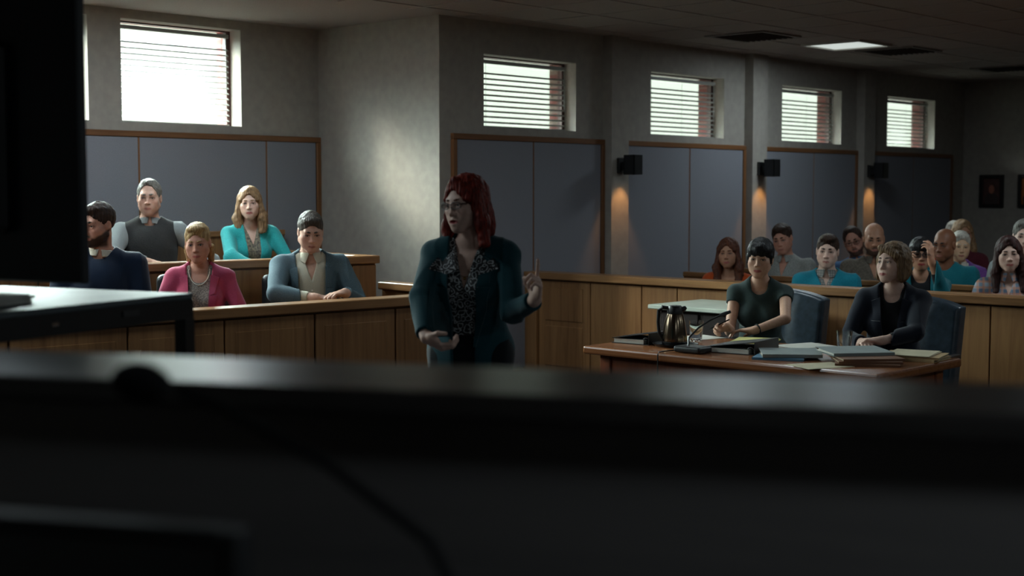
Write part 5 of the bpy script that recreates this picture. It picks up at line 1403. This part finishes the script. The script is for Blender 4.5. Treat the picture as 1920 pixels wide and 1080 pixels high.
MB().mm((-.08, -.03, 0), (-.02, .03, .03)).build('stand', BLACKM, r)
MB().lathe([(.09,0),(.09,.008),(.03,.012)], c=(-.05,0,0), n=24).build('foot', BLACKM, r, smooth=True)
# ------------------------------------------------------------------ light, camera, people
FILL_LAMPS = ((1.2,-1.2,11), (4.6,-1.2,10), (8.0,-1.2,9), (11.4,-1.2,9), (3.2,7.6,12), (5.3,7.6,9), (2.6,5.6,8), (7.4,5.0,5), (9.2,3.0,10))  # unseen ceiling panels, added as fill and top light for room and people
cast_attorney(); cast_counsel(); cast_jury(); cast_gallery()

for i, (x, y, p) in enumerate(FILL_LAMPS):
    ceiling_light(x, y, 'square ceiling panel added as fill light above the court, outside the picture', 'added fill-light ceiling panels outside the picture', .60, p)

W = bpy.data.worlds.new('sky'); bpy.context.scene.world = W; W.use_nodes = True
nt = W.node_tree; bg = nt.nodes['Background']
tc = nt.nodes.new('ShaderNodeTexCoord'); sp = nt.nodes.new('ShaderNodeSeparateXYZ'); nt.links.new(tc.outputs['Generated'], sp.inputs[0])
cr = nt.nodes.new('ShaderNodeValToRGB'); e = cr.color_ramp.elements
e[0].position = .0; e[0].color = (.033,.037,.0325,1); e[1].position = .62; e[1].color = (2.5,2.95,2.95,1)
for p, c in ((.14, (.035,.040,.035,1)), (.34, (1.65,1.95,1.95,1))): q = e.new(p); q.color = c
nt.links.new(sp.outputs['Z'], cr.inputs['Fac']); nt.links.new(cr.outputs['Color'], bg.inputs['Color']); bg.inputs['Strength'].default_value = 26.

sun = bpy.data.lights.new('sun', 'SUN'); sun.energy = 5.; sun.angle = math.radians(11); sun.color = (1.,.97,.82)
so = bpy.data.objects.new('sun', sun); C.objects.link(so); so.rotation_euler = Vector((1.05,-1.,-.68)).to_track_quat('-Z', 'Y').to_euler(); so.location = (5,14,8)
for (x0, x1), y, z0, z1 in [(w, YW+.32, 2.115, 2.69) for w in WIN]+[(w, YA+.34, 2.12, 2.88) for w in JW]:
    l = bpy.data.lights.new('window_portal', 'AREA'); l.shape = 'RECTANGLE'; l.size = x1-x0; l.size_y = z1-z0; l.cycles.is_portal = True
    o = bpy.data.objects.new('window_portal', l); C.objects.link(o); o.location = ((x0+x1)/2, y, (z0+z1)/2); o.rotation_euler = Vector((0,-1,0)).to_track_quat('-Z', 'Y').to_euler()

sc = bpy.context.scene
cam = bpy.data.cameras.new('camera'); co = bpy.data.objects.new('camera', cam); C.objects.link(co)
cam.sensor_width = 36.; cam.lens = 36.*2600/1920; cam.clip_start = .05
th = math.radians(43.); pt = math.atan(180/2600)
fw = Vector((math.cos(th)*math.cos(pt), math.sin(th)*math.cos(pt), -math.sin(pt)))
co.location = (0,0,1.6); co.rotation_euler = fw.to_track_quat('-Z', 'Y').to_euler()
cam.dof.use_dof = True; cam.dof.focus_distance = 7.8; cam.dof.aperture_fstop = 2.2
sc.camera = co
sc.view_settings.view_transform = 'Standard'; sc.view_settings.look = 'None'; sc.view_settings.gamma = 1.; sc.view_settings.use_curve_mapping = False
sc.view_settings.exposure = 1.12
sc.cycles.max_bounces = 8; sc.cycles.diffuse_bounces = 5; sc.cycles.transparent_max_bounces = 12; sc.cycles.sample_clamp_indirect = 4.; sc.cycles.caustics_reflective = False; sc.cycles.caustics_refractive = False
